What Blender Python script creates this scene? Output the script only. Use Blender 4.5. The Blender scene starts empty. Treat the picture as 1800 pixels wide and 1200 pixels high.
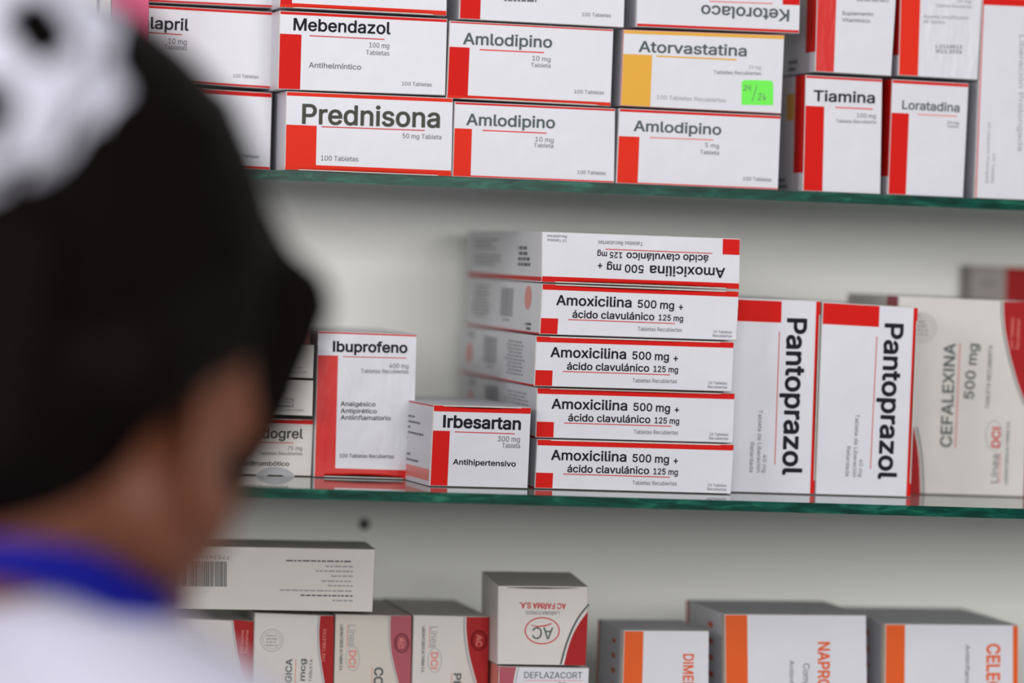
import bpy, bmesh, math, random
from mathutils import Vector, Matrix, geometry

# ------------------------------------------------------------------ camera
S = bpy.context.scene
COL = S.collection
F = 8000.0                                   # focal length in pixels of the 1800 px wide frame
YAW, PITCH, ROLL = math.atan(F / 43500.0), math.radians(1.10), math.radians(2.17)
FW = Vector((math.sin(YAW) * math.cos(PITCH), math.cos(YAW) * math.cos(PITCH), -math.sin(PITCH)))
R0 = Vector((math.cos(YAW), -math.sin(YAW), 0))
U0 = R0.cross(FW)
CR = R0 * math.cos(ROLL) + U0 * math.sin(ROLL)
CU = U0 * math.cos(ROLL) - R0 * math.sin(ROLL)
SHELF_Z = 1.30                               # top of the middle glass shelf, its front edge is y = 0
def ray(px, py):
    return FW + CR * ((px - 900) / F) + CU * ((600 - py) / F)
CAM = Vector((0, 0, SHELF_Z)) - ray(900, 868.6) * 2.1
def on_plane(px, py, P, N):
    d = ray(px, py)
    return CAM + d * ((P - CAM).dot(N) / d.dot(N))
def at(px, py, Y):
    return on_plane(px, py, Vector((0, Y, 0)), Vector((0, 1, 0)))
def deep(px, py, dist):
    return CAM + ray(px, py) * dist

cam = bpy.data.cameras.new('camera')
cam.sensor_width = 36.0
cam.lens = F / 1800.0 * 36.0
cam.clip_start = 0.05
cam.dof.use_dof = True
cam.dof.focus_distance = 2.150
cam.dof.aperture_fstop = 3.7
cam_o = bpy.data.objects.new('camera', cam)
COL.objects.link(cam_o)
cam_o.matrix_world = Matrix((
    (CR.x, CU.x, -FW.x, CAM.x), (CR.y, CU.y, -FW.y, CAM.y), (CR.z, CU.z, -FW.z, CAM.z), (0, 0, 0, 1)))
S.camera = cam_o

# ------------------------------------------------------------------ light and exposure
W = bpy.data.worlds.new('world'); S.world = W; W.use_nodes = True
bg = W.node_tree.nodes['Background']
bg.inputs[0].default_value = (0.93, 0.95, 1.0, 1); bg.inputs[1].default_value = 0.33
def area(name, loc, target, sx, sy, power, col):
    l = bpy.data.lights.new(name, 'AREA'); l.shape = 'RECTANGLE'; l.size = sx; l.size_y = sy
    l.energy = power; l.color = col
    o = bpy.data.objects.new(name, l); COL.objects.link(o)
    o.location = loc
    o.rotation_euler = (Vector(target) - Vector(loc)).to_track_quat('-Z', 'Y').to_euler()
    return o
area('shop_window', (-0.45, -3.3, 1.76), (0, 0.2, 1.3), 2.7, 0.55, 69, (1.0, 0.985, 0.975))
area('unseen_lamp', (-1.9, -1.3, 2.1), (0.1, 0.1, 1.35), 0.7, 0.7, 17, (1.0, 0.98, 0.98))  # unseen fill light, added to brighten the left sides of the boxes
area('unseen_lamp', (1.0, -1.7, 2.65), (0, 0.1, 1.35), 1.2, 0.3, 5, (1.0, 0.98, 1.0))
S.view_settings.view_transform = 'Standard'
S.view_settings.look = 'None'
S.view_settings.gamma = 1
S.view_settings.use_curve_mapping = False
S.view_settings.exposure = 0.0

# ------------------------------------------------------------------ materials
M = {}
def mat(name, col, rough=0.5, spec=0.5, bump=0.0, bscale=60, mottle=0.0, mscale=25, coat=0.0, stretch=None, sheen=0.0):
    m = bpy.data.materials.new(name); m.use_nodes = True
    nt = m.node_tree; b = nt.nodes['Principled BSDF']
    b.inputs['Base Color'].default_value = (*col, 1)
    b.inputs['Roughness'].default_value = rough
    b.inputs['Specular IOR Level'].default_value = spec
    b.inputs['Coat Weight'].default_value = coat
    b.inputs['Coat Roughness'].default_value = 0.18
    if sheen: b.inputs['Sheen Weight'].default_value = sheen
    if bump or mottle:
        tc = nt.nodes.new('ShaderNodeTexCoord'); mp = nt.nodes.new('ShaderNodeMapping')
        nt.links.new(tc.outputs['Object'], mp.inputs['Vector'])
        if stretch: mp.inputs['Scale'].default_value = stretch
    if bump:
        n = nt.nodes.new('ShaderNodeTexNoise'); n.inputs['Scale'].default_value = bscale
        n.inputs['Detail'].default_value = 3
        bp = nt.nodes.new('ShaderNodeBump'); bp.inputs['Strength'].default_value = bump
        bp.inputs['Distance'].default_value = 0.002
        nt.links.new(mp.outputs[0], n.inputs['Vector'])
        nt.links.new(n.outputs['Fac'], bp.inputs['Height']); nt.links.new(bp.outputs[0], b.inputs['Normal'])
    if mottle:
        n = nt.nodes.new('ShaderNodeTexNoise'); n.inputs['Scale'].default_value = mscale
        n.inputs['Detail'].default_value = 4
        r = nt.nodes.new('ShaderNodeValToRGB')
        r.color_ramp.elements[0].position = 0.3; r.color_ramp.elements[1].position = 0.7
        r.color_ramp.elements[0].color = (*[c * (1 - mottle) for c in col], 1)
        r.color_ramp.elements[1].color = (*[min(1, c * (1 + mottle * 0.4)) for c in col], 1)
        nt.links.new(mp.outputs[0], n.inputs['Vector'])
        nt.links.new(n.outputs['Fac'], r.inputs[0]); nt.links.new(r.outputs[0], b.inputs['Base Color'])
    M[name] = m
    return m
mat('card_white', (0.64, 0.64, 0.685), 0.34, 0.5, bump=0.10, bscale=70, mottle=0.04, mscale=30)
mat('card_gloss', (0.64, 0.64, 0.685), 0.26, 0.45, bump=0.22, bscale=90, mottle=0.04, mscale=30, coat=0.12, stretch=(1, 1, 0.35))
mat('card_cream', (0.62, 0.585, 0.55), 0.38, 0.45, bump=0.10, bscale=70, mottle=0.05, mscale=30)
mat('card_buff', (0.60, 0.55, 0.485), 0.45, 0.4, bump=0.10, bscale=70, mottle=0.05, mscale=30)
mat('card_yellowed', (0.74, 0.70, 0.60), 0.45, 0.4, bump=0.08, mottle=0.04)
mat('card_shaded', (0.34, 0.30, 0.28), 0.5, 0.3)  # card darkened so its colour carries the shade at the back of the shelf
mat('card_pink', (0.62, 0.09, 0.20), 0.55, 0.3, bump=0.08, mottle=0.08)
mat('card_raw', (0.60, 0.53, 0.42), 0.8, 0.2, mottle=0.15, mscale=200)
mat('card_edge', (0.72, 0.68, 0.64), 0.7, 0.2, mottle=0.12, mscale=300)
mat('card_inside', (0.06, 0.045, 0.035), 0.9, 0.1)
mat('red', (0.62, 0.008, 0.005), 0.5, 0.10, bump=0.10, bscale=70)
mat('red_gloss', (0.62, 0.009, 0.006), 0.3, 0.2, bump=0.22, bscale=90, coat=0.08, stretch=(1, 1, 0.35))
mat('red_orange', (0.72, 0.026, 0.010), 0.5, 0.10, bump=0.10, bscale=70)
mat('red_dark', (0.36, 0.006, 0.008), 0.42, 0.18, bump=0.08)
mat('red_muted', (0.38, 0.06, 0.085), 0.45, 0.4, bump=0.08)
mat('red_line', (0.55, 0.03, 0.03), 0.4, 0.3)
mat('red_pale', (0.72, 0.22, 0.19), 0.4, 0.3)
mat('yellow', (0.74, 0.38, 0.035), 0.42, 0.2, bump=0.08)
mat('orange', (0.70, 0.100, 0.012), 0.42, 0.2, bump=0.08)
mat('green_sticker', (0.16, 0.86, 0.085), 0.6, 0.3)
mat('ink', (0.013, 0.013, 0.018), 0.6, 0.10)
mat('ink_olive', (0.07, 0.073, 0.06), 0.6, 0.10)
mat('ink_grey', (0.16, 0.16, 0.18), 0.6, 0.10)
mat('ink_light', (0.36, 0.36, 0.38), 0.6, 0.10)
mat('ink_slate', (0.10, 0.12, 0.12), 0.6, 0.10)
mat('ring_grey', (0.36, 0.36, 0.375), 0.5, 0.3)
mat('print_white', (0.78, 0.62, 0.62), 0.5, 0.3)
mat('panel_white', (0.93, 0.925, 0.885), 0.3, 0.5, bump=0.02, bscale=8, mottle=0.02, mscale=3)
mat('floor_tile', (0.35, 0.33, 0.30), 0.4, 0.4, mottle=0.1, mscale=4)
mat('screw_metal', (0.02, 0.02, 0.02), 0.4, 0.5)

def glass_mat():
    m = bpy.data.materials.new('shelf_glass'); m.use_nodes = True
    nt = m.node_tree; nt.nodes.remove(nt.nodes['Principled BSDF'])
    out = nt.nodes['Material Output']
    tr = nt.nodes.new('ShaderNodeBsdfTransparent'); tr.inputs[0].default_value = (0.88, 0.92, 0.90, 1)
    gl = nt.nodes.new('ShaderNodeBsdfGlossy'); gl.inputs['Roughness'].default_value = 0.035
    gl.inputs[0].default_value = (0.95, 0.97, 0.96, 1)
    fr = nt.nodes.new('ShaderNodeFresnel'); fr.inputs[0].default_value = 1.9
    mx = nt.nodes.new('ShaderNodeMixShader')
    df = nt.nodes.new('ShaderNodeBsdfDiffuse'); df.inputs[0].default_value = (0.55, 0.56, 0.55, 1)
    # a thin film of dust dulls the glass a little
    n = nt.nodes.new('ShaderNodeTexNoise'); n.inputs['Scale'].default_value = 600; n.inputs['Detail'].default_value = 5
    mr = nt.nodes.new('ShaderNodeMapRange'); mr.inputs[1].default_value = 0.42; mr.inputs[2].default_value = 0.75
    mr.inputs[3].default_value = 0.05; mr.inputs[4].default_value = 0.35
    tc = nt.nodes.new('ShaderNodeTexCoord')
    m2 = nt.nodes.new('ShaderNodeMixShader')
    L = nt.links
    L.new(tc.outputs['Object'], n.inputs['Vector']); L.new(n.outputs['Fac'], mr.inputs[0])
    L.new(fr.outputs[0], mx.inputs[0]); L.new(tr.outputs[0], mx.inputs[1]); L.new(gl.outputs[0], mx.inputs[2])
    L.new(mr.outputs[0], m2.inputs[0]); L.new(mx.outputs[0], m2.inputs[1]); L.new(df.outputs[0], m2.inputs[2])
    L.new(m2.outputs[0], out.inputs[0])
    M['shelf_glass'] = m
    m = bpy.data.materials.new('glass_edge'); m.use_nodes = True
    nt = m.node_tree; b = nt.nodes['Principled BSDF']
    tc = nt.nodes.new('ShaderNodeTexCoord'); mp = nt.nodes.new('ShaderNodeMapping')
    mp.inputs['Scale'].default_value = (60, 60, 320)
    n = nt.nodes.new('ShaderNodeTexNoise'); n.inputs['Scale'].default_value = 1.0; n.inputs['Detail'].default_value = 4
    n.inputs['Distortion'].default_value = 0.8
    r = nt.nodes.new('ShaderNodeValToRGB')
    e = r.color_ramp.elements
    e[0].position = 0.36; e[0].color = (0.001, 0.030, 0.020, 1)
    e[1].position = 0.75; e[1].color = (0.02, 0.16, 0.10, 1)
    x = r.color_ramp.elements.new(0.56); x.color = (0.002, 0.065, 0.043, 1)
    nt.links.new(tc.outputs['Object'], mp.inputs[0]); nt.links.new(mp.outputs[0], n.inputs['Vector'])
    nt.links.new(n.outputs['Fac'], r.inputs[0]); nt.links.new(r.outputs[0], b.inputs['Base Color'])
    b.inputs['Roughness'].default_value = 0.22
    b.inputs['Specular IOR Level'].default_value = 0.12
    M['glass_edge'] = m
glass_mat()

# ------------------------------------------------------------------ mesh helpers
class MB:
    def __init__(s): s.v = []; s.f = []; s.m = []; s.names = []
    def mi(s, name):
        if name not in s.names: s.names.append(name)
        return s.names.index(name)
    def add(s, verts, faces, m):
        o = len(s.v); s.v += [tuple(p) for p in verts]; k = s.mi(m)
        for f in faces: s.f.append(tuple(i + o for i in f)); s.m.append(k)
    def poly(s, pts, m): s.add(pts, [tuple(range(len(pts)))], m)
    def build(s, name, parent=None, smooth=False):
        me = bpy.data.meshes.new(name); me.from_pydata(s.v, [], s.f)
        for n in s.names: me.materials.append(M[n])
        me.polygons.foreach_set('material_index', s.m)
        if smooth: me.polygons.foreach_set('use_smooth', [True] * len(me.polygons))
        me.update()
        o = bpy.data.objects.new(name, me); COL.objects.link(o)
        if parent is not None: o.parent = parent
        return o
def tag(o, label=None, cat=None, group=None, kind=None):
    if label: o['label'] = label
    if cat: o['category'] = cat
    if group: o['group'] = group
    if kind: o['kind'] = kind
    return o
def slab(mb, x0, x1, y0, y1, z0, z1, m, front=None):
    v = [(x0, y0, z0), (x1, y0, z0), (x1, y1, z0), (x0, y1, z0), (x0, y0, z1), (x1, y0, z1), (x1, y1, z1), (x0, y1, z1)]
    mb.add(v, [(3, 2, 1, 0), (4, 5, 6, 7), (1, 2, 6, 5), (2, 3, 7, 6), (3, 0, 4, 7)], m)
    mb.add(v, [(0, 1, 5, 4)], front or m)

# ------------------------------------------------------------------ lettering
GLYPHS = {
'A':(480,'16,0 201,509 276,509 463,0 395,0 287,302 264,372 232,478 245,478 213,371 191,302 85,0;110,142 110,199 370,199 370,142'),
'B':(456,'60,0 60,509 241,509 274,507 304,501 329,491 350,477 367,461 381,442 390,421 396,398 398,374 397,353 393,336 387,320 378,307 368,295 356,286 343,278 329,272 315,267 315,262 331,260 347,254 363,245 378,234 391,220 402,203 411,184 416,161 418,136 416,111 410,88 400,67 386,48 368,31 344,18 317,8 284,2 247,0;125,57 245,57 281,60 309,67 330,80 344,96 353,115 355,137 354,153 350,169 342,184 333,197 320,209 306,218 289,225 269,229 248,231 125,231;125,285 238,285 256,287 273,290 288,296 302,304 314,314 323,326 330,340 335,355 336,372 333,393 326,412 313,429 294,442 270,449 240,452 125,452'),
'C':(510,'267,-7 225,-3 186,7 150,25 119,49 92,79 70,115 53,157 44,203 40,254 44,305 53,352 70,393 92,429 119,459 150,484 186,501 225,512 267,516 293,514 317,511 340,504 362,496 383,485 402,471 419,456 435,438 448,418 459,397 467,373 473,348 408,348 404,365 397,380 389,395 380,407 369,418 357,428 344,437 330,444 315,449 300,453 284,455 267,456 237,453 209,445 184,432 161,414 141,391 125,364 113,332 106,295 103,254 106,213 113,177 125,145 141,117 161,94 184,76 210,63 237,56 267,53 284,54 300,56 315,60 330,65 344,72 357,81 369,90 380,102 389,114 397,128 404,144 408,160 473,160 467,135 459,112 448,91 435,71 420,53 402,38 383,24 363,13 341,5 317,-2 293,-6'),
'D':(502,'219,0 96,0 96,57 215,57 254,60 288,68 318,81 343,99 363,122 379,149 390,181 397,216 399,255 397,294 390,329 379,361 364,388 344,410 320,428 291,441 258,449 221,452 93,452 93,509 225,509 273,505 315,495 353,478 385,455 412,426 433,391 449,351 458,306 462,255 458,205 449,159 433,119 411,83 384,54 351,31 312,14 268,3;125,509 125,0 60,0 60,509'),
'E':(419,'60,0 60,509 372,509 372,452 125,452 125,286 355,286 355,229 125,229 125,57 375,57 375,0'),
'F':(410,'60,0 60,509 369,509 369,452 125,452 125,278 346,278 346,221 125,221 125,0'),
'G':(520,'269,-7 225,-3 185,7 149,25 118,49 91,79 69,116 53,157 43,203 40,254 43,305 53,352 69,393 91,429 117,459 149,484 184,501 223,512 265,516 291,514 316,510 340,504 363,494 384,483 403,469 421,453 436,436 449,416 460,395 468,373 474,349 408,349 402,365 395,379 387,393 378,406 368,417 356,427 344,436 330,443 315,448 300,453 283,455 265,456 236,453 209,445 183,432 160,414 141,392 125,364 113,332 106,295 103,254 106,213 113,177 125,145 141,117 161,95 184,76 210,63 238,56 269,53 296,55 322,61 345,71 365,85 382,102 396,123 407,147 413,173 415,202 434,199 283,199 283,256 478,256 478,200 475,160 466,124 451,91 431,62 406,38 377,19 344,5 308,-4'),
'H':(517,'60,0 60,509 125,509 125,289 392,289 392,509 457,509 457,0 392,0 392,232 125,232 125,0'),
'I':(301,'31,0 31,57 118,57 118,452 31,452 31,509 269,509 269,452 183,452 183,57 269,57 269,0'),
'J':(396,'185,-7 143,-2 106,11 75,33 52,63 38,100 33,145 33,173 98,173 98,145 100,117 108,93 122,74 139,61 160,53 185,50 209,53 230,61 248,74 261,93 269,117 272,145 272,509 336,509 336,145 332,100 318,63 294,33 263,11 227,-2'),
'K':(467,'104,145 104,216 139,261 174,303 212,344 364,509 448,509 231,276 228,276;60,0 60,509 125,509 125,334 124,225 125,193 125,0;372,0 188,259 228,309 449,0'),
'L':(393,'60,0 60,509 125,509 125,57 361,57 361,0'),
'M':(628,'60,0 60,509 152,509 277,187 287,159 299,123 311,84 322,49 307,49 318,83 330,121 342,158 352,187 476,509 568,509 568,0 504,0 504,291 504,327 505,369 506,413 507,457 513,457 498,409 482,363 467,322 456,291 342,0 286,0 170,291 159,321 145,361 129,408 112,457 119,457 120,416 121,372 122,328 122,291 122,0'),
'N':(523,'60,0 60,509 136,509 343,183 363,151 388,107 414,55 405,54 401,108 399,157 399,195 399,509 463,509 463,0 387,0 202,290 177,331 148,381 108,452 119,454 122,384 124,328 125,291 125,0'),
'O':(533,'267,-7 225,-3 186,7 150,25 119,49 92,79 70,115 53,157 44,203 40,254 44,305 53,352 70,393 92,429 119,459 150,484 186,501 225,512 267,516 309,512 348,501 384,484 415,459 442,429 464,393 480,352 490,305 493,254 490,203 480,157 464,115 442,79 415,49 384,25 348,7 309,-3;267,53 296,55 324,63 349,76 372,94 392,116 408,144 420,176 428,213 430,254 428,295 420,332 408,365 392,392 372,415 349,433 324,446 296,453 267,456 237,453 210,445 184,433 161,415 142,392 125,364 113,332 106,295 103,254 106,213 113,176 125,144 142,117 161,94 184,76 210,63 237,55'),
'P':(445,'60,0 60,509 235,509 272,506 305,499 332,487 356,471 375,452 390,430 400,404 407,377 409,348 407,318 400,291 390,265 375,243 356,223 332,207 305,195 272,188 235,186 109,186 109,242 233,242 257,244 279,248 297,256 312,266 324,279 333,294 339,310 343,328 344,348 343,367 339,385 333,402 324,416 312,428 297,439 279,446 257,451 232,452 125,452 125,0'),
'Q':(533,'245,159 313,159 369,85 384,65 468,-48 401,-48 346,27 331,46;267,-7 225,-3 186,7 150,25 119,49 92,79 70,115 53,157 44,203 40,254 44,305 53,352 70,393 92,429 119,459 150,484 186,501 225,512 267,516 309,512 348,501 384,484 415,459 442,429 464,393 480,352 490,305 493,254 490,203 480,157 464,115 442,79 415,49 384,25 348,7 309,-3;267,53 296,55 324,63 349,76 372,94 392,116 408,144 420,176 428,213 430,254 428,295 420,332 408,365 392,392 372,415 349,433 324,446 296,453 267,456 237,453 210,445 184,433 161,415 142,392 125,364 113,332 106,295 103,254 106,213 113,176 125,144 142,117 161,94 184,76 210,63 237,55'),
'R':(449,'60,0 60,509 236,509 273,506 305,500 333,489 356,473 376,455 390,433 401,408 407,381 409,352 407,323 401,296 390,271 376,250 356,232 333,217 305,206 273,200 236,198 96,198 96,255 234,255 258,256 280,260 298,267 313,276 325,287 334,300 340,316 344,333 345,352 344,371 340,389 334,405 325,419 313,430 298,440 279,446 258,451 233,452 125,452 125,0;353,0 230,229 303,229 428,0'),
'S':(447,'224,-9 188,-7 156,-1 128,9 102,23 81,40 64,60 51,83 42,109 38,137 104,137 108,118 114,102 123,88 136,76 150,66 166,59 185,53 204,50 224,49 246,50 267,54 286,60 303,69 317,79 329,92 338,106 344,122 346,139 344,154 340,168 332,179 322,189 310,197 296,205 245,222 184,239 145,253 112,269 86,289 67,313 56,341 52,372 54,400 62,425 75,448 92,468 113,484 138,498 165,508 195,514 227,516 259,514 289,508 316,498 340,484 360,468 377,449 390,427 398,403 401,378 337,378 332,402 320,421 302,437 280,449 254,456 225,459 204,457 185,454 167,448 152,440 139,430 129,418 121,405 117,391 115,376 117,359 122,345 131,334 142,324 155,315 169,308 212,293 264,279 312,264 328,256 344,248 359,238 372,226 384,213 395,198 402,180 407,161 408,139 406,112 399,87 386,64 370,43 349,25 323,11 294,0 261,-7'),
'T':(449,'32,452 32,509 417,509 417,452 257,452 257,0 193,0 193,452'),
'U':(517,'259,-8 220,-6 186,2 154,15 126,33 103,55 85,80 71,108 63,140 60,173 60,509 124,509 124,178 126,155 132,133 141,113 153,95 169,80 187,68 208,59 232,53 259,52 285,53 309,59 331,68 349,80 364,95 377,113 385,133 391,155 393,178 393,509 457,509 457,173 454,140 446,108 433,80 414,55 391,33 363,15 332,2 297,-6'),
'V':(480,'204,0 16,509 84,509 192,206 215,137 248,31 235,31 267,138 290,206 395,509 463,509 278,0'),
'W':(686,'155,0 16,509 82,509 163,196 175,145 187,94 197,40 189,40 200,94 211,145 224,196 306,509 380,509 462,196 474,145 486,94 497,40 488,40 499,94 510,145 523,196 603,509 670,509 530,0 455,0 368,323 351,391 336,475 350,475 335,395 318,323 230,0'),
'X':(474,'18,0 217,284 217,236 29,509 104,509 178,400 204,361 223,329 243,292 232,292 252,329 272,361 298,400 374,509 446,509 259,239 259,287 456,0 382,0 292,129 268,165 250,195 230,231 244,231 225,196 206,166 182,129 91,0'),
'Y':(472,'203,0 203,208 16,509 91,509 192,344 222,292 250,230 224,230 251,293 280,344 381,509 455,509 268,208 268,0'),
'Z':(438,'42,0 42,46 273,385 306,431 341,476 348,454 285,452 223,452 40,452 40,509 397,509 397,462 169,129 134,81 97,33 90,54 152,57 214,57 399,57 399,0'),
'a':(389,'160,-9 137,-7 115,-3 94,5 76,15 60,29 48,45 38,63 32,84 30,108 32,128 36,146 43,161 53,174 64,184 78,193 92,200 108,206 125,211 178,220 234,227 247,229 257,231 265,235 271,240 274,246 276,255 276,257 275,272 272,285 267,297 260,307 251,315 240,322 227,327 212,330 196,331 178,330 163,327 149,322 137,316 127,309 118,301 110,292 104,283 100,274 41,291 51,313 64,331 79,346 95,358 114,368 133,375 153,380 173,383 194,384 208,384 223,382 239,379 255,375 271,369 286,360 300,350 312,336 322,320 330,301 335,278 337,251 337,0 277,0 277,52 272,52 267,43 260,34 252,25 242,16 229,8 215,1 199,-4 181,-7;170,45 192,47 211,51 228,59 242,68 254,80 263,93 270,108 274,122 276,138 276,190 272,187 267,184 259,182 231,176 200,171 175,168 134,159 122,153 112,147 103,139 97,130 93,118 92,105 93,93 96,82 102,72 109,64 119,57 130,52 142,48 156,46'),
'b':(424,'229,-8 208,-7 189,-3 172,4 159,12 147,21 138,31 118,59 112,59 112,0 53,0 53,509 114,509 114,319 118,319 137,346 147,355 158,364 171,373 188,379 207,383 229,384 259,382 287,374 313,361 335,342 354,320 370,293 381,261 388,227 390,189 388,151 381,116 370,84 355,57 336,34 313,16 288,3 260,-6;220,47 242,49 262,55 279,66 294,80 306,97 316,117 323,139 327,163 328,189 327,215 323,239 316,261 307,281 295,298 280,311 262,322 243,328 220,330 198,328 178,322 161,312 147,299 134,282 125,263 118,241 114,216 113,189 114,162 118,138 125,115 135,95 147,78 162,65 179,55 198,49'),
'c':(396,'207,-8 174,-5 144,3 117,16 93,35 72,58 56,85 44,116 37,150 34,187 37,225 44,260 56,291 72,318 93,341 117,360 144,374 174,382 207,384 226,384 243,381 260,377 276,371 291,364 305,356 318,346 330,335 340,322 349,308 356,293 362,277 303,262 300,272 295,281 290,289 284,297 278,304 270,311 261,316 252,321 242,325 231,328 220,329 207,330 184,328 163,321 145,310 130,296 118,278 108,258 102,236 98,212 96,187 98,163 102,139 108,117 118,97 130,80 145,66 163,55 184,49 207,46 220,47 232,49 243,52 253,55 262,60 271,66 279,73 285,80 292,89 297,98 301,107 304,117 363,102 357,86 350,70 341,56 331,43 319,32 306,21 292,12 277,5 261,-1 244,-5 226,-7'),
'd':(424,'195,-8 165,-6 137,3 111,16 89,34 70,57 55,84 43,116 36,151 34,189 36,227 43,261 55,293 70,320 89,342 112,361 137,374 165,382 196,384 218,383 237,379 253,373 267,364 278,355 287,346 306,319 311,319 311,509 372,509 372,0 313,0 313,59 307,59 287,31 277,21 266,12 252,4 236,-3 217,-7;205,47 226,49 246,55 263,65 278,78 290,95 299,115 306,138 310,162 312,189 310,216 306,241 300,263 290,282 278,299 263,312 246,322 227,328 205,330 182,328 162,322 145,311 130,298 118,281 108,261 102,239 98,215 96,189 98,163 102,139 109,117 118,97 130,80 145,66 162,55 182,49'),
'e':(404,'212,-8 177,-5 145,3 117,16 92,35 72,58 56,85 44,116 37,150 34,187 36,224 44,258 55,290 71,317 91,340 115,359 142,373 172,382 205,384 226,383 246,380 266,374 285,366 303,355 319,341 334,324 347,305 357,282 365,256 370,227 371,194 371,169 75,169 75,221 338,221 310,202 308,226 304,248 298,269 288,286 277,301 263,314 246,323 227,328 205,330 183,328 164,323 146,313 131,301 119,286 109,270 102,251 97,231 96,211 96,178 98,151 102,127 110,106 121,88 135,73 151,61 169,53 190,48 212,46 227,47 241,49 254,53 265,58 276,65 285,73 294,82 300,93 306,105 365,91 358,72 348,55 335,39 320,26 302,14 283,4 261,-3 237,-7'),
'f':(254,'228,379 228,327 6,327 6,379;81,0 81,432 82,452 87,470 96,486 107,499 120,510 135,519 152,525 169,529 187,530 222,527 243,521 227,468 215,472 195,474 178,472 164,468 154,460 147,449 143,435 142,419 142,0'),
'g':(425,'207,-151 180,-149 156,-146 134,-140 114,-132 97,-122 82,-110 70,-97 59,-84 51,-69 101,-41 122,-66 131,-74 142,-82 154,-88 169,-93 187,-96 207,-97 236,-95 261,-87 282,-75 298,-58 308,-34 311,-6 311,68 306,68 287,41 277,32 266,23 252,16 236,10 217,6 195,5 165,7 138,14 113,27 90,43 71,65 55,90 43,120 36,154 34,191 36,229 43,263 55,293 71,320 90,342 112,361 138,374 166,382 196,384 218,383 237,379 253,373 267,365 279,356 288,346 308,319 313,319 313,379 372,379 372,-9 370,-40 363,-67 350,-90 334,-109 314,-124 291,-136 265,-144 237,-149;205,59 227,61 246,66 264,75 278,87 290,103 300,121 307,142 311,166 312,193 311,219 307,242 300,264 291,283 279,299 264,312 247,322 227,328 205,330 182,328 163,322 145,312 130,298 118,282 109,262 102,241 98,218 96,193 98,167 102,144 109,123 118,104 131,88 145,76 163,66 183,61'),
'h':(410,'114,227 114,0 53,0 53,509 114,509 114,287 102,287 116,319 132,344 152,362 175,374 200,382 227,384 252,383 275,377 295,369 313,356 328,340 341,321 350,298 355,271 357,240 357,0 296,0 296,235 293,263 286,286 273,304 256,318 235,326 210,329 192,328 176,324 161,317 147,308 136,297 126,283 119,266 115,248'),
'i':(167,'53,0 53,379 114,379 114,0;84,443 73,444 63,448 54,455 47,463 43,472 41,483 43,494 47,504 54,512 63,518 73,522 84,524 95,522 105,518 114,512 121,504 125,494 126,483 125,472 121,463 114,455 105,448 95,444'),
'j':(167,'53,379 114,379 114,-30 112,-52 108,-72 102,-90 92,-106 80,-119 65,-129 47,-137 27,-141 4,-143 -10,-143 -10,-87 2,-87 18,-85 31,-80 40,-72 47,-61 51,-46 53,-29;83,443 72,444 62,448 53,455 47,463 42,472 41,483 42,494 47,504 53,512 62,518 72,522 83,524 95,522 105,518 114,512 120,504 125,494 126,483 125,472 120,463 114,455 105,448 95,444'),
'k':(381,'110,137 110,212 121,212 284,379 360,379 184,199 177,199;53,0 53,509 114,509 114,0;294,0 148,186 191,229 372,0'),
'l':(189,'139,-2 112,0 91,8 74,20 62,37 55,59 53,84 53,509 114,509 114,99 114,83 117,71 120,62 126,57 135,53 146,52 160,53 170,54 181,3 162,-1'),
'm':(610,'53,0 53,379 112,379 112,295 108,295 114,314 122,331 132,346 144,358 158,368 172,376 187,382 203,385 219,386 245,383 268,375 287,361 303,342 314,320 321,295 312,295 318,312 326,329 337,343 350,356 364,366 381,375 398,381 417,385 437,386 458,385 478,380 497,372 514,361 529,346 541,328 550,307 555,283 557,255 557,0 496,0 496,254 493,279 485,298 473,313 456,323 438,329 419,330 402,329 387,326 374,320 363,312 353,302 345,290 340,277 336,263 335,247 335,0 274,0 274,260 272,280 265,297 253,311 238,322 220,328 199,330 185,329 171,326 158,320 145,312 135,302 126,289 119,274 115,257 114,238 114,0'),
'n':(410,'114,227 114,0 53,0 53,379 112,379 112,287 102,287 116,319 132,344 152,362 175,374 200,382 227,384 252,383 275,377 295,369 313,356 328,340 341,321 350,298 355,271 357,240 357,0 296,0 296,235 293,263 286,286 273,304 256,318 235,326 210,329 192,328 176,324 161,317 147,308 136,297 126,283 119,266 115,248'),
'o':(415,'207,-8 174,-5 144,3 117,16 93,35 72,58 56,85 44,116 37,150 34,187 37,225 44,260 56,291 72,318 93,341 117,360 144,374 174,382 207,384 241,382 271,374 299,360 323,341 343,318 359,291 371,260 379,225 381,187 379,150 371,116 359,85 343,58 323,35 299,16 271,3 241,-5;207,46 231,49 252,55 270,66 285,80 298,97 307,117 314,139 318,163 319,187 318,212 314,236 307,258 298,278 285,296 270,310 252,321 231,328 207,330 184,328 163,321 145,310 130,296 118,278 108,258 102,236 98,212 96,187 98,163 102,139 108,117 118,97 130,80 145,66 163,55 184,49'),
'p':(424,'53,-143 53,379 112,379 112,319 118,319 137,346 147,355 158,364 171,373 188,379 207,383 229,384 259,382 287,374 313,361 335,342 354,320 370,293 381,261 388,227 390,189 388,151 381,116 370,84 355,57 336,34 313,16 288,3 260,-6 229,-8 208,-7 189,-3 173,4 159,12 147,21 138,31 118,59 114,59 114,-143;220,47 242,49 262,55 279,66 294,80 306,97 316,117 323,139 327,163 328,189 327,215 323,239 316,261 307,281 295,298 280,311 262,322 243,328 220,330 198,328 178,322 161,312 147,299 134,282 125,263 118,241 114,216 113,189 114,162 118,138 125,115 135,95 147,78 162,65 179,55 198,49'),
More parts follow.
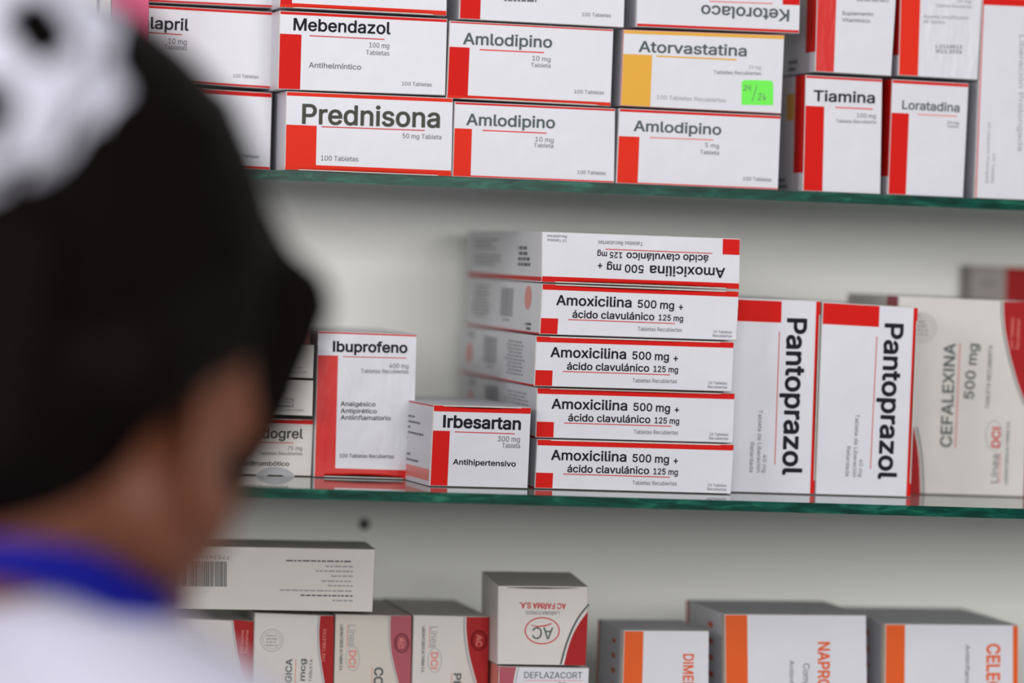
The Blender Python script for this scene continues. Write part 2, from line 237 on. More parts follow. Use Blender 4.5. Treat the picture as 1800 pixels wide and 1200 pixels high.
'q':(424,'372,-143 311,-143 311,59 306,59 287,31 277,21 266,12 252,4 236,-3 217,-7 195,-8 165,-6 137,3 111,16 89,34 70,57 55,84 43,116 36,151 34,189 36,227 43,261 55,293 70,320 89,342 112,361 137,374 165,382 196,384 218,383 237,379 253,373 267,364 278,355 287,346 307,319 313,319 313,379 372,379;205,47 226,49 246,55 263,65 278,78 290,95 299,115 306,138 310,162 312,189 310,216 306,241 300,263 290,282 278,299 263,312 246,322 227,328 205,330 182,328 162,322 145,311 130,298 118,281 108,261 102,239 98,215 96,189 98,163 102,139 109,117 118,97 130,80 145,66 162,55 182,49'),
'r':(259,'53,0 53,379 112,379 112,321 115,321 124,339 137,354 152,367 171,377 191,383 213,385 229,384 243,384 243,322 230,324 207,326 190,324 174,321 159,315 146,306 135,296 126,284 119,269 115,254 114,237 114,0'),
's':(365,'182,-8 157,-7 133,-3 112,3 93,12 76,24 62,38 50,54 41,73 36,94 94,107 101,87 111,72 124,60 141,52 160,47 181,45 206,47 227,53 244,62 258,74 265,88 268,103 266,115 262,126 254,136 243,144 229,150 212,155 149,170 118,180 92,192 72,208 58,227 50,249 47,274 49,295 55,314 65,332 79,347 95,360 115,370 137,378 161,383 187,384 212,383 234,379 254,372 271,363 286,352 299,339 309,324 318,308 324,290 268,277 262,291 254,304 243,316 228,325 210,331 187,333 166,331 147,326 131,317 119,305 111,292 109,277 110,264 115,253 124,243 136,235 152,229 172,223 229,209 261,200 287,187 306,171 320,153 328,131 331,107 329,85 323,65 312,47 298,31 281,18 260,6 236,-2 210,-7'),
't':(227,'204,379 204,327 6,327 6,379;65,471 126,471 126,98 127,83 130,70 136,61 144,55 156,51 170,50 185,51 202,54 213,2 192,-3 168,-4 138,-1 113,7 92,21 77,41 68,64 65,93'),
'u':(410,'182,-5 158,-3 135,2 115,11 97,23 82,39 69,59 60,82 54,109 53,139 53,379 114,379 114,144 116,117 124,94 137,75 154,61 175,53 200,50 218,51 234,55 249,62 263,71 274,83 283,97 290,113 295,132 296,153 296,379 357,379 357,0 298,0 298,92 307,92 294,60 277,35 257,17 234,5 209,-3'),
'v':(389,'163,0 17,379 84,379 165,155 187,87 206,21 184,21 203,87 224,155 305,379 371,379 226,0'),
'w':(567,'138,0 23,379 87,379 133,214 154,137 175,41 165,41 186,135 206,214 252,379 316,379 362,214 382,136 402,41 391,41 413,135 434,214 480,379 545,379 429,0 368,0 319,172 305,225 291,280 277,338 291,338 277,280 263,225 248,172 199,0'),
'x':(379,'21,0 171,218 171,171 29,379 100,379 147,306 179,253 207,206 175,206 202,253 233,306 282,379 352,379 209,169 209,214 358,0 287,0 231,85 200,136 173,182 205,182 178,136 148,85 91,0'),
'y':(389,'47,-139 61,-86 71,-87 83,-89 94,-90 104,-89 113,-86 122,-81 130,-74 138,-64 145,-51 151,-36 163,-1 17,379 84,379 165,155 187,87 206,21 184,21 202,87 224,155 305,379 371,379 204,-58 196,-77 187,-93 177,-107 165,-119 153,-128 139,-136 125,-141 109,-144 91,-145 65,-143'),
'z':(380,'42,0 42,46 254,320 254,323 48,323 48,379 333,379 333,331 126,60 126,56 339,56 339,0'),
'0':(453,'227,-7 191,-3 158,7 130,24 105,48 85,77 69,113 57,155 50,202 48,254 50,306 57,353 69,395 85,431 106,461 130,484 159,502 191,512 227,516 262,512 295,502 323,484 348,461 368,431 384,395 396,353 403,306 405,254 403,202 396,155 384,113 368,77 348,48 323,24 295,7 263,-3;227,50 250,52 271,60 290,74 306,92 320,116 330,144 338,176 342,213 344,254 342,295 338,332 330,365 320,393 306,416 290,435 271,449 250,457 227,460 203,457 182,449 163,435 147,416 134,393 123,365 115,332 111,295 109,254 111,213 115,176 123,144 134,116 147,92 163,74 182,60 203,52'),
'1':(453,'76,0 76,55 391,55 391,0;276,509 276,0 212,0 212,448 209,448 86,358 86,427 198,509'),
'2':(453,'64,0 64,47 234,229 282,282 294,298 303,312 311,327 316,341 319,356 320,371 319,389 315,405 308,419 298,431 287,441 273,449 258,455 241,458 224,460 205,458 188,454 172,447 159,438 148,427 139,413 132,398 128,381 127,362 66,362 68,391 75,418 86,442 102,464 121,482 143,496 168,507 196,513 225,516 254,513 281,507 306,497 328,482 346,465 361,445 372,423 379,398 381,372 380,354 377,336 371,318 363,299 351,280 336,259 317,235 294,209 267,180 153,60 153,57 389,57 389,0'),
'3':(453,'218,-7 188,-5 159,1 133,10 108,22 88,38 70,57 57,79 48,104 44,132 109,132 112,115 118,100 126,87 137,76 150,66 165,59 182,54 200,51 219,50 239,51 258,55 275,61 291,69 304,80 315,93 323,108 328,125 329,145 328,163 323,180 316,196 306,211 292,223 275,234 254,241 229,246 201,248 157,248 157,299 288,448 288,452 70,452 70,509 372,509 372,461 211,278 211,289 247,290 279,286 308,276 333,262 354,244 371,222 383,198 391,173 393,145 390,116 383,90 370,66 354,45 333,27 309,12 281,2 251,-5'),
'4':(453,'40,105 40,158 247,509 311,509 109,166 109,163 413,163 413,105;282,0 282,121 282,146 282,318 343,318 343,0'),
'5':(453,'221,-7 192,-5 165,1 140,11 118,25 99,41 83,60 71,82 63,105 60,130 122,130 125,115 130,102 138,89 148,78 160,68 173,60 188,54 204,51 221,50 241,51 259,56 276,64 291,75 304,89 314,104 322,122 326,141 328,162 326,183 321,203 314,221 303,237 290,251 275,262 257,270 238,275 218,277 201,276 184,273 167,268 152,262 139,255 128,246 67,253 96,509 366,509 366,452 151,452 134,301 136,301 148,311 162,318 178,325 194,330 212,333 229,334 252,332 274,328 294,321 313,311 330,299 345,285 358,269 370,251 379,231 386,210 390,187 391,163 388,132 381,102 369,76 352,52 332,32 309,15 282,3 253,-4'),
'6':(453,'226,-7 196,-4 168,3 142,15 119,31 100,51 84,74 73,101 66,130 64,162 65,187 71,212 80,239 93,268 112,302 137,340 252,509 322,509 151,261 145,261 151,270 157,279 165,288 174,295 184,302 196,307 208,311 221,313 235,314 265,312 291,305 316,295 337,280 355,262 370,240 380,215 387,187 389,157 387,127 379,98 368,73 352,50 333,30 310,14 284,3 257,-4;226,48 245,50 263,55 279,63 293,73 304,86 314,101 322,119 326,137 327,157 326,178 322,196 314,213 304,228 293,241 279,251 263,259 245,264 226,265 207,264 190,259 174,252 160,241 148,229 138,214 131,197 126,179 125,158 126,138 131,119 138,102 148,86 160,73 174,63 190,55 207,50'),
'7':(453,'97,0 323,448 323,452 62,452 62,509 391,509 391,449 165,0'),
'8':(453,'226,-7 193,-5 163,1 136,11 111,25 91,42 74,62 62,84 54,109 52,135 53,156 58,176 65,195 75,212 87,228 101,241 117,252 134,260 153,265 153,267 129,276 109,289 93,308 80,330 73,354 70,380 73,405 79,429 90,450 106,469 124,485 146,498 170,508 197,514 226,516 255,514 282,508 306,498 328,485 346,469 361,450 373,429 379,405 382,380 379,354 372,330 359,308 343,289 323,276 300,267 300,265 319,260 335,252 351,241 365,228 377,212 387,195 395,176 399,156 401,135 398,109 391,84 378,62 362,42 341,25 317,11 289,1 259,-5;226,49 248,50 267,54 285,60 300,69 313,79 323,91 331,106 335,121 337,139 335,157 330,173 322,189 312,202 298,213 283,223 265,230 247,234 226,235 206,234 187,230 169,223 154,213 140,202 130,189 122,173 117,157 115,139 117,121 121,106 129,91 139,79 152,69 167,60 185,54 205,50;226,290 244,291 260,294 274,300 287,308 298,318 307,330 314,344 318,359 319,376 318,392 314,407 308,420 299,432 288,442 275,449 260,455 244,459 226,460 208,459 192,455 177,449 164,442 153,432 145,420 138,407 134,392 133,376 134,359 138,344 145,330 154,318 165,308 178,300 193,294 209,291'),
'9':(453,'226,516 256,513 285,506 310,494 333,478 352,458 368,434 380,408 387,378 389,347 387,322 382,296 373,270 359,240 340,207 315,168 200,0 130,0 301,248 307,248 302,238 295,229 287,221 278,214 268,207 257,202 245,198 232,195 218,195 188,197 161,203 137,214 116,229 98,247 83,269 72,294 66,321 64,352 66,382 73,411 85,436 101,459 120,479 143,494 168,506 196,513;226,460 207,459 190,454 174,446 160,435 148,423 138,407 131,390 127,372 125,352 127,331 131,313 138,295 148,280 160,268 174,257 190,250 207,245 226,243 245,245 263,249 279,257 293,267 305,280 314,295 322,312 326,330 327,350 326,371 322,390 314,407 305,422 293,435 279,446 263,454 245,459'),
'+':(453,'198,34 198,364 255,364 255,34;61,172 61,226 391,226 391,172'),
'á':(389,'160,-9 137,-7 115,-3 94,5 76,15 60,29 48,45 38,63 32,84 30,108 32,128 36,146 43,161 53,174 64,184 78,193 92,200 108,206 125,211 178,220 234,227 247,229 257,231 265,235 271,240 274,246 276,255 276,257 275,272 272,285 267,297 260,307 251,315 240,322 227,327 212,330 196,331 178,330 163,327 149,322 137,316 127,309 118,301 110,292 104,283 100,274 41,291 51,313 64,331 79,346 95,358 114,368 133,375 153,380 173,383 194,384 208,384 223,382 239,379 255,375 271,369 286,360 300,350 312,336 322,320 330,301 335,278 337,251 337,0 277,0 277,52 272,52 267,43 260,34 252,25 242,16 229,8 215,1 199,-4 181,-7;170,45 192,47 211,51 228,59 242,68 254,80 263,93 270,108 274,122 276,138 276,190 272,187 267,184 259,182 231,176 200,171 175,168 134,159 122,153 112,147 103,139 97,130 93,118 92,105 93,93 96,82 102,72 109,64 119,57 130,52 142,48 156,46;162,429 210,529 278,529 212,429'),
'é':(404,'212,-8 177,-5 145,3 117,16 92,35 72,58 56,85 44,116 37,150 34,187 36,224 44,258 55,290 71,317 91,340 115,359 142,373 172,382 205,384 226,383 246,380 266,374 285,366 303,355 319,341 334,324 347,305 357,282 365,256 370,227 371,194 371,169 75,169 75,221 338,221 310,202 308,226 304,248 298,269 288,286 277,301 263,314 246,323 227,328 205,330 183,328 164,323 146,313 131,301 119,286 109,270 102,251 97,231 96,211 96,178 98,151 102,127 110,106 121,88 135,73 151,61 169,53 190,48 212,46 227,47 241,49 254,53 265,58 276,65 285,73 294,82 300,93 306,105 365,91 358,72 348,55 335,39 320,26 302,14 283,4 261,-3 237,-7;177,429 225,529 293,529 227,429'),
'í':(167,'53,0 53,379 114,379 114,0;57,429 104,529 173,529 107,429'),
'ó':(415,'207,-8 174,-5 144,3 117,16 93,35 72,58 56,85 44,116 37,150 34,187 37,225 44,260 56,291 72,318 93,341 117,360 144,374 174,382 207,384 241,382 271,374 299,360 323,341 343,318 359,291 371,260 379,225 381,187 379,150 371,116 359,85 343,58 323,35 299,16 271,3 241,-5;207,46 231,49 252,55 270,66 285,80 298,97 307,117 314,139 318,163 319,187 318,212 314,236 307,258 298,278 285,296 270,310 252,321 231,328 207,330 184,328 163,321 145,310 130,296 118,278 108,258 102,236 98,212 96,187 98,163 102,139 108,117 118,97 130,80 145,66 163,55 184,49;181,429 228,529 297,529 231,429'),
'ú':(410,'182,-5 158,-3 135,2 115,11 97,23 82,39 69,59 60,82 54,109 53,139 53,379 114,379 114,144 116,117 124,94 137,75 154,61 175,53 200,50 218,51 234,55 249,62 263,71 274,83 283,97 290,113 295,132 296,153 296,379 357,379 357,0 298,0 298,92 307,92 294,60 277,35 257,17 234,5 209,-3;178,429 226,529 294,529 228,429'),
'.':(188,'95,-4 83,-3 73,1 63,9 55,18 51,29 50,41 51,53 55,64 63,73 73,81 83,85 95,87 107,85 118,81 128,73 135,64 140,53 141,41 140,29 135,18 128,9 118,1 107,-3'),
'/':(249,'235,533 71,-76 14,-76 178,533'),
':':(188,'95,-4 83,-3 73,1 63,9 55,18 51,29 50,41 51,53 55,64 63,73 73,81 83,85 95,87 107,85 118,81 128,73 135,64 140,53 141,41 140,29 135,18 128,9 118,1 107,-3;95,271 83,272 73,277 63,284 55,294 51,304 50,316 51,328 55,339 63,349 73,356 83,360 95,362 107,360 118,356 128,349 135,339 140,328 141,316 140,304 135,294 128,284 118,277 107,272'),
'-':(453,'337,244 337,188 114,188 114,244'),
',':(188,'38,-119 68,71 137,71 84,-119'),
' ':(188,''),
}
GLYPHS['I'] = (190, '62,0 62,509 128,509 128,0')
_gc = {}
def glyph(ch):
    if ch in _gc: return _gc[ch]
    adv, s = GLYPHS[ch]
    cs = [[Vector((int(a), int(b))) for a, b in (p.split(',') for p in c.split())] for c in s.split(';') if c]
    V = []; E = []
    for c in cs:
        o = len(V); V += c; n = len(c)
        E += [(o + i, o + (i + 1) % n) for i in range(n)]
    if not V:
        _gc[ch] = (adv, [], [], []); return _gc[ch]
    r = geometry.delaunay_2d_cdt(V, E, [], 0, 0.5)
    vo, tri = [tuple(p) for p in r[0]], []
    for t in r[2]:
        cx = sum(vo[i][0] for i in t) / 3.0; cy = sum(vo[i][1] for i in t) / 3.0
        wn = 0
        for c in cs:
            for i in range(len(c)):
                a, b = c[i], c[(i + 1) % len(c)]
                if (a.y <= cy) != (b.y <= cy):
                    x = a.x + (cy - a.y) / (b.y - a.y) * (b.x - a.x)
                    if x > cx: wn += 1 if b.y > a.y else -1
        if wn: tri.append(tuple(t))
    _gc[ch] = (adv, vo, tri, cs)
    return _gc[ch]

def lay_text(mb, body, m, org, d, n, width, cap, bold, z0):
    """org, d, n are 2-D (u, v) in the plane of the panel; z is the local y of the print."""
    tot = sum(glyph(c)[0] for c in body) - 25
    sx = width / tot; sy = cap / 509.0
    hw = {0: 4, 1: 9, 2: 17, 3: 23}[bold]
    x = -12
    lift = [0]
    def P(a, b):
        z = z0 - lift[0] * 4e-6                                   # overlapping strokes never lie in one plane
        p = org + d * ((a + x) * sx) + n * (b * sy)
        return (p.x, z, p.y)
    for c in body:
        adv, vo, tri, cs = glyph(c)
        lift[0] = 0
        if tri: mb.add([P(*q) for q in vo], tri, m)
        if hw:
            for k in cs:
                for i in range(len(k)):
                    a, b = k[i], k[(i + 1) % len(k)]
                    t = (b - a)
                    if t.length < 1e-6: continue
                    t.normalize(); q = Vector((-t.y, t.x)) * hw; t = t * (hw * 0.55)
                    a2 = a - t; b2 = b + t; lift[0] = 1 + i % 7
                    mb.add([P(a2.x + q.x, a2.y + q.y), P(a2.x - q.x, a2.y - q.y), P(b2.x - q.x, b2.y - q.y), P(b2.x + q.x, b2.y + q.y)], [(0, 1, 2, 3)], m)
        x += adv

# ------------------------------------------------------------------ cartons
BAR_Y, TXT_Y = -0.00046, -0.00054
class Box:
    """A pasteboard carton: q = the four corners of its front end (TL, TR, BR, BL) read on the plane it stands in."""
    def __init__(s, q, Y=None, yaw=0.0, depth=0.12, z=None, card='card_white', red='red', open_=None,
                 label='', group=None, name='medicine_box', edge=None, raise_back=0.0, slit=0.0011, snap=True, flapless=False):
        TL, TR, BR, BL = q
        if Y is None:                                             # stands on the middle shelf
            P = on_plane(*BL, Vector((0, 0, SHELF_Z)), Vector((0, 0, 1)))
        else:
            P = at(*BL, Y)
        a = math.radians(yaw)
        s.U = Vector((math.cos(a), math.sin(a), 0)); s.N = Vector((math.sin(a), -math.cos(a), 0)); s.P = P
        s.a = a
        s.c = [s.uv(*p) for p in (BL, BR, TR, TL)]                 # BL BR TR TL in metres
        if z is not None:
            dz = z + 0.0003 - P.z
            s.c[0].y = dz; s.c[1].y = dz
        s.depth = depth; s.card = card; s.red = red; s.open = open_; s.edge = edge or 'card_edge'
        s.raise_back = raise_back; s.slit = slit; s.lip = slit * 1.16 + 0.0009
        cx = (s.c[0].x + s.c[1].x) / 2
        s.off = Vector((cx, min(s.c[0].y, s.c[1].y)))
        root = bpy.data.objects.new(name, None); COL.objects.link(root)
        root.location = P + s.U * s.off.x + Vector((0, 0, s.off.y)); root.rotation_euler = (0, 0, a)
        root.empty_display_size = 0.02
        tag(root, label, 'medicine box', group)
        s.root = root; s.name = name
        s.front = MB(); s.side = MB()
        s.shell()
    def uv(s, px, py):
        p = on_plane(px, py, s.P + s.N * 0.0004, s.N) - s.P
        return Vector((p.dot(s.U), p.z))
    def st(s, p):                                                # metres -> (0..1, 0..1)
        e1 = ((s.c[1] - s.c[0]) + (s.c[2] - s.c[3])) / 2; e2 = ((s.c[3] - s.c[0]) + (s.c[2] - s.c[1])) / 2
        q = p - (s.c[0] + s.c[1] + s.c[2] + s.c[3]) / 4
        det = e1.x * e2.y - e1.y * e2.x
        return Vector(((q.x * e2.y - q.y * e2.x) / det + .5, (e1.x * q.y - e1.y * q.x) / det + .5))
    def m(s, a, b):                                              # (0..1) -> metres, bilinear
        return (s.c[0] * (1 - a) + s.c[1] * a) * (1 - b) + (s.c[3] * (1 - a) + s.c[2] * a) * b
    def L(s, p, y): return (p.x - s.off.x, y, p.y - s.off.y)
    @property
    def w(s): return (s.c[1] - s.c[0]).length
    @property
    def h(s): return (s.c[3] - s.c[0]).length
    def shell(s):
        mb = s.side; D = s.depth; t = 0.0005
        def ring(inset, y, lift=0):
            i = inset / s.w; j = inset / s.h
            pts = [s.m(i, j), s.m(1 - i, j), s.m(1 - i, 1 - j), s.m(i, 1 - j)]
            out = [s.L(p, y) for p in pts]
            if lift: out[2] = (out[2][0], out[2][1], out[2][2] + lift); out[3] = (out[3][0], out[3][1], out[3][2] + lift)
            return out
        a = ring(0.00025, 0.0); a2 = ring(0, 0.0006); b = ring(0, D, s.raise_back)
        quads = [(0, 1, 5, 4), (1, 2, 6, 5), (2, 3, 7, 6), (3, 0, 4, 7)]
        mb.add(a + a2, quads, s.edge)
        mb.add(a2 + b, quads, s.card)
        mb.add(b, [(3, 2, 1, 0)], s.card)
        c = ring(0.0006, 0.0); d = ring(0.0006, 0.010)
        mb.add(a + c, [(4, 5, 1, 0), (5, 6, 2, 1), (6, 7, 3, 2), (7, 4, 0, 3)], s.edge)
        mb.add(c + d, [(4, 5, 1, 0), (5, 6, 2, 1), (6, 7, 3, 2), (7, 4, 0, 3)], 'card_raw')
        mb.add(d, [(0, 1, 2, 3)], 'card_inside')
        # front end panel
        f = s.front; e = 0.0003
        i, j = e / s.w, e / s.h
        op = s.open
        if op is None:
            p = [s.m(i, j), s.m(1 - i, j), s.m(1 - i, 1 - j), s.m(i, 1 - j)]
            f.add([s.L(q, -0.0004) for q in p] + [s.L(q, 0.0003) for q in p], [(0, 1, 2, 3), (4, 5, 1, 0), (5, 6, 2, 1), (6, 7, 3, 2), (7, 4, 0, 3)], s.card)
            return
        # op: side along which the flap is tucked in: the panel rolls inwards there
        def PQ(a_, b_):                                            # a_ along the slit, b_ towards the slit (0..1)
            if op == 'top': return s.m(a_, b_)
            if op == 'bottom': return s.m(1 - a_, 1 - b_)
            if op == 'right': return s.m(b_, 1 - a_)
            return s.m(1 - b_, a_)
        along = s.w if op in ('top', 'bottom') else s.h
        across = s.h if op in ('top', 'bottom') else s.w
        rr = 0.0009
        cn = min(0.10, 0.0065 / along)
        xs = [e / along, cn * 0.5, cn, cn + 0.002] + [cn + (1 - 2 * cn) * k / 14 for k in range(1, 14)] + [1 - cn - 0.002, 1 - cn, 1 - cn * 0.5, 1 - e / along]
        rnd = random.Random(int(s.w * 1e6))
        rows = []
        for k, x in enumerate(xs):
            flat = (k < 3 or k > len(xs) - 4)
            sag = s.slit * (0.65 + 0.5 * math.sin(math.pi * (x - cn) / (1 - 2 * cn) * rnd.choice((1, 1, 1.1)))) if not flat else 0
            colp = []
            if flat:
                hs = [e / across, 1 - s.lip / across, 1 - rr * .9 / across, 1 - rr * .6 / across, 1 - rr * .3 / across, 1 - e / across]
                for b_ in hs: colp.append((PQ(x, b_), -0.0004))
            else:
                top = 1 - sag / across
                colp.append((PQ(x, e / across), -0.0004)); colp.append((PQ(x, 1 - s.lip / across), -0.0004))
                for ang in (0, 30, 60, 90):
                    g_ = math.radians(ang)
                    colp.append((PQ(x, top - rr * (1 - math.sin(g_)) / across), -0.0004 + rr * (1 - math.cos(g_))))
            rows.append(colp)
        nr = 6
        V = [s.L(p, y) for colp in rows for p, y in colp]
        W_, R_ = [], []
        for k in range(len(rows) - 1):
            for r in range(nr - 1):
                fc = (k * nr + r, (k + 1) * nr + r, (k + 1) * nr + r + 1, k * nr + r + 1)
                (R_ if r >= 1 else W_).append(fc)
        f.add(V, W_, s.card); f.add(V, R_, s.band_mat())
    def band_mat(s): return s.red if s.red else s.card
    # ---- printing on the front
    def bar(s, m, s0, t0, s1, t1, mb=None):
        e = 0.0004; i, j = e / s.w, e / s.h
        if s.open == 'top': t1 = min(t1, 1 - s.lip / s.h)
        if s.open == 'bottom': t0 = max(t0, s.lip / s.h)
        if s.open == 'right': s1 = min(s1, 1 - s.lip / s.w)
        if s.open == 'left': s0 = max(s0, s.lip / s.w)
        s0 = max(s0, i); s1 = min(s1, 1 - i); t0 = max(t0, j); t1 = min(t1, 1 - j)
        if s0 >= s1 or t0 >= t1: return
        s.nb = getattr(s, 'nb', 0) + 1
        s.front.poly([s.L(s.m(*q), BAR_Y - s.nb * 8e-6) for q in ((s0, t0), (s1, t0), (s1, t1), (s0, t1))], m)
    def S_(s, px, py): return s.st(s.uv(px, py))
    def bars(s, m, x, y):                                          # left bar: from the left edge to x, from y down
        q = s.S_(x, y); s.bar(m, 0, 0, q.x, q.y)
    def top(s, m, n):  s.bar(m, 0, 1 - n * 0.000262 / s.h, 1, 1)   # band of n px
    def bot(s, m, n):  s.bar(m, 0, 0, 1, n * 0.000262 / s.h)
    def line(s, p0, p1, px=1.7, m='red_line'):
        a, b = s.uv(*p0), s.uv(*p1); d = (b - a).normalized(); n = Vector((-d.y, d.x)) * (px * 0.000262 / 2)
        s.front.poly([s.L(q, BAR_Y) for q in (a - n, b - n, b + n, a + n)], m)
    def text(s, body, p0, p1, cap, bold=0, m='ink'):
        a, b = s.uv(*p0), s.uv(*p1); d = b - a; w = d.length; d = d / w; n = Vector((-d.y, d.x))
        k = w / max(1e-6, math.hypot(p1[0] - p0[0], p1[1] - p0[1]))
        lay_text(s.front, body, m, a - s.off, d, n, w, cap * k, bold, TXT_Y)
    def area_px(s, pts, m, y=BAR_Y):
        V = [s.L(s.uv(*p), y) for p in pts]
        r = geometry.tessellate_polygon([[Vector((v[0], v[2], 0)) for v in V]])
        s.front.add(V, [tuple(t) for t in r], m)
    def ring(s, c, rx, ry, wpx, m, a0=0, a1=360, clip=None):
        n = 40; V = []; Fc = []
        for k in range(n + 1):
            g_ = math.radians(a0 + (a1 - a0) * k / n)
            for r in (0, wpx):
                x, y = c[0] + (rx - r) * math.cos(g_), c[1] - (ry - r) * math.sin(g_)
                if clip: y = min(y, clip)
                V.append(s.L(s.uv(x, y), BAR_Y))
        for k in range(n): Fc.append((2 * k, 2 * k + 2, 2 * k + 3, 2 * k + 1))
        s.front.add(V, Fc, m)
    def scrib(s, x0, y0, x1, rows, step, h=3, m='ink_light', slope=0.03, seed=1, ragged=0.3, align='l'):
        """rows of print too small to read: short word-like dashes"""
        rnd = random.Random(seed)
        for r in range(rows):
            L_ = (x1 - x0) * (1 - ragged * rnd.random()); y = y0 + r * step
            x = x0 if align == 'l' else (x1 - L_ if align == 'r' else (x0 + x1 - L_) / 2); e = x + L_
            while x < e - 2:
                w = rnd.uniform(4, 13); w = min(w, e - x)
                yy = y + (x - x0) * slope
                s.area_px([(x, yy), (x + w, yy + w * slope), (x + w, yy + w * slope - h), (x, yy - h)], m, TXT_Y)
                x += w + 2
    # ---- printing on the left side: p = 0 (near) .. 1 (far), t = 0 .. 1
    def lside(s, p, t):
        q = s.m(0, t); return (q.x - s.off.x - 0.00006, s.depth * p, q.y - s.off.y + s.raise_back * p * t)
    def lrect(s, m, p0, t0, p1, t1):
        s.side.poly([s.lside(p1, t0), s.lside(p0, t0), s.lside(p0, t1), s.lside(p1, t1)], m)
    def lrows(s, p0, p1, t0, t1, n, m='ink_light', seed=1, centre=True, fill=0.55):
        rnd = random.Random(seed); st = (t1 - t0) / n
        for k in range(n):
            t = t1 - st * (k + 1); L_ = (p1 - p0) * rnd.uniform(0.5, 1)
            a = (p0 + p1 - L_) / 2 if centre else p1 - L_
            e = a + L_
            while a < e - 0.004:
                w = min(rnd.uniform(0.02, 0.06), e - a)
                s.lrect(m, a, t, a + w, t + st * fill); a += w + 0.008
    def lbarcode(s, p0, p1, t0, t1, m='ink_light', seed=3):
        rnd = random.Random(seed); p = p0
        while p < p1:
            w = rnd.choice((0.003, 0.003, 0.006, 0.009)) * (p1 - p0) / 0.15
            s.lrect(m, p, t0, min(p + w, p1), t1); p += w + rnd.choice((0.003, 0.003, 0.006)) * (p1 - p0) / 0.15
        s.lrows(p0, p1, t0 - 0.09, t0 - 0.01, 1, m, seed)
    def lellipse(s, p, t, rp, rt, m):
        s.side.poly([s.lside(p - rp * math.cos(k * math.pi / 12), t + rt * math.sin(k * math.pi / 12)) for k in range(24)], m)
    def done(s, front_name='end_flap'):
        s.side.build('carton', s.root)
        s.flap = s.front.build(front_name, s.root)
        return s
# ------------------------------------------------------------------ the cabinet
TOP_Y = 0.077
LOW_Y = 0.055
TOP_Z = at(900, 315.8, TOP_Y).z
LOW_Z = SHELF_Z - 0.150
BACK_Y = 0.300
def shelf(z, y0, label):
    mb = MB()
    slab(mb, -0.62, 0.60, y0, BACK_Y - 0.001, z - 0.0048, z, 'shelf_glass', 'glass_edge')
    # the ground front edge has a tiny bevel that catches light
    o = mb.build('glass_shelf')
    tag(o, label, 'shelf', 'glass shelves of the cabinet')
    return o
shelf(TOP_Z, TOP_Y, 'upper glass shelf with green edge under the densely packed row of boxes')
shelf(SHELF_Z, 0.0, 'middle glass shelf with green edge carrying the stack of amoxicillin boxes')
shelf(LOW_Z, LOW_Y, 'lowest glass shelf holding the orange striped boxes and the upright boxes beside them')

def struct(name, x0, x1, y0, y1, z0, z1, m):
    mb = MB(); slab(mb, x0, x1, y0, y1, z0, z1, m); o = mb.build(name); o['kind'] = 'structure'; return o
struct('wall_back', -1.6, 1.6, BACK_Y, BACK_Y + 0.02, 0.0, 2.7, 'panel_white')
struct('wall_left', -0.64, -0.62, -0.0, BACK_Y, 0.0, 2.3, 'panel_white')
struct('wall_right', 0.60, 0.62, -0.0, BACK_Y, 0.0, 2.3, 'panel_white')
struct('floor', -1.6, 1.6, -3.4, BACK_Y + 0.02, -0.02, 0.0, 'floor_tile')
# dark screw head in the back panel
mb = MB(); c = at(641, 921, BACK_Y - 0.0012); n = 20
ringp = [(c.x + 0.0021 * math.cos(2 * math.pi * k / n), c.y, c.z + 0.0021 * math.sin(2 * math.pi * k / n)) for k in range(n)]
ringb = [(c.x + 0.0030 * math.cos(2 * math.pi * k / n), BACK_Y, c.z + 0.0030 * math.sin(2 * math.pi * k / n)) for k in range(n)]
mb.add(ringp + ringb, [tuple(range(n))[::-1]] + [(k, (k + 1) % n, n + (k + 1) % n, n + k) for k in range(n)], 'screw_metal')
tag(mb.build('screw_head'), 'small dark screw head in the pale back panel under the middle shelf', 'screw')

# ------------------------------------------------------------------ top shelf, left column
TY = TOP_Y + 0.003
RO, RD = 'red_orange', 'red'
G1 = 'boxes packed on the upper shelf'
LY = TOP_Y + 0.032
b = Box([(190, 146.5), (478.7, 163), (475, 298), (188, 288)], LY, depth=.13, z=TOP_Z, red=RD, group=G1,
        label='white red edged box under the enalapril box, half hidden by dark hair')
b.top('red', 9); b.bot('red', 6); b.text('100 Tabletas', (406, 276), (455, 278.5), 6, 0, 'ink_grey'); b.done('front_panel')
b = Box([(185, 4), (480, 20.7), (476, 156.5), (183, 138)], LY, depth=.13, red=RD, group=G1,
        label='enalapril tablet box beside the pink carton, its name partly covered')
b.top('red', 6); b.bot('red', 5)
b.text('Enalapril', (212, 47.8), (330.5, 53.8), 20, 2, 'ink'); b.line((218, 55), (320, 61.3), 2.2)
b.text('10 mg', (294, 77), (328.5, 79), 9.5, 0, 'ink_grey'); b.text('Tabletas', (288, 86.7), (328.5, 88.7), 8, 0, 'ink_grey')
b.text('100 Tabletas', (409, 136), (454, 138), 6, 0, 'ink_grey'); b.done('front_panel')
b = Box([(190, -133), (483, -118), (480, 14.2), (188, 0.5)], LY, depth=.13, red=RD, group=G1,
        label='red edged box on top of the enalapril box, only its base in view')
b.bot('red', 5); b.done('front_panel')
b = Box([(-130, -60), (171.5, -48), (168, 287), (-125, 276)], TY, depth=.026, z=TOP_Z, card='card_yellowed', group=G1,
        label='yellowed plain white box at the left, behind the white lace bun cover')
b.text('30', (78, 21), (94, 22), 7, 1, 'ink_light'); b.done('front_panel')
b = Box([(176, -60), (196.5, -59), (192.5, 288), (172.5, 287)], TY, depth=.026, z=TOP_Z, card='card_cream', group=G1,
        label='narrow cream box squeezed between the yellowed box and the pink carton')
b.done('front_panel')
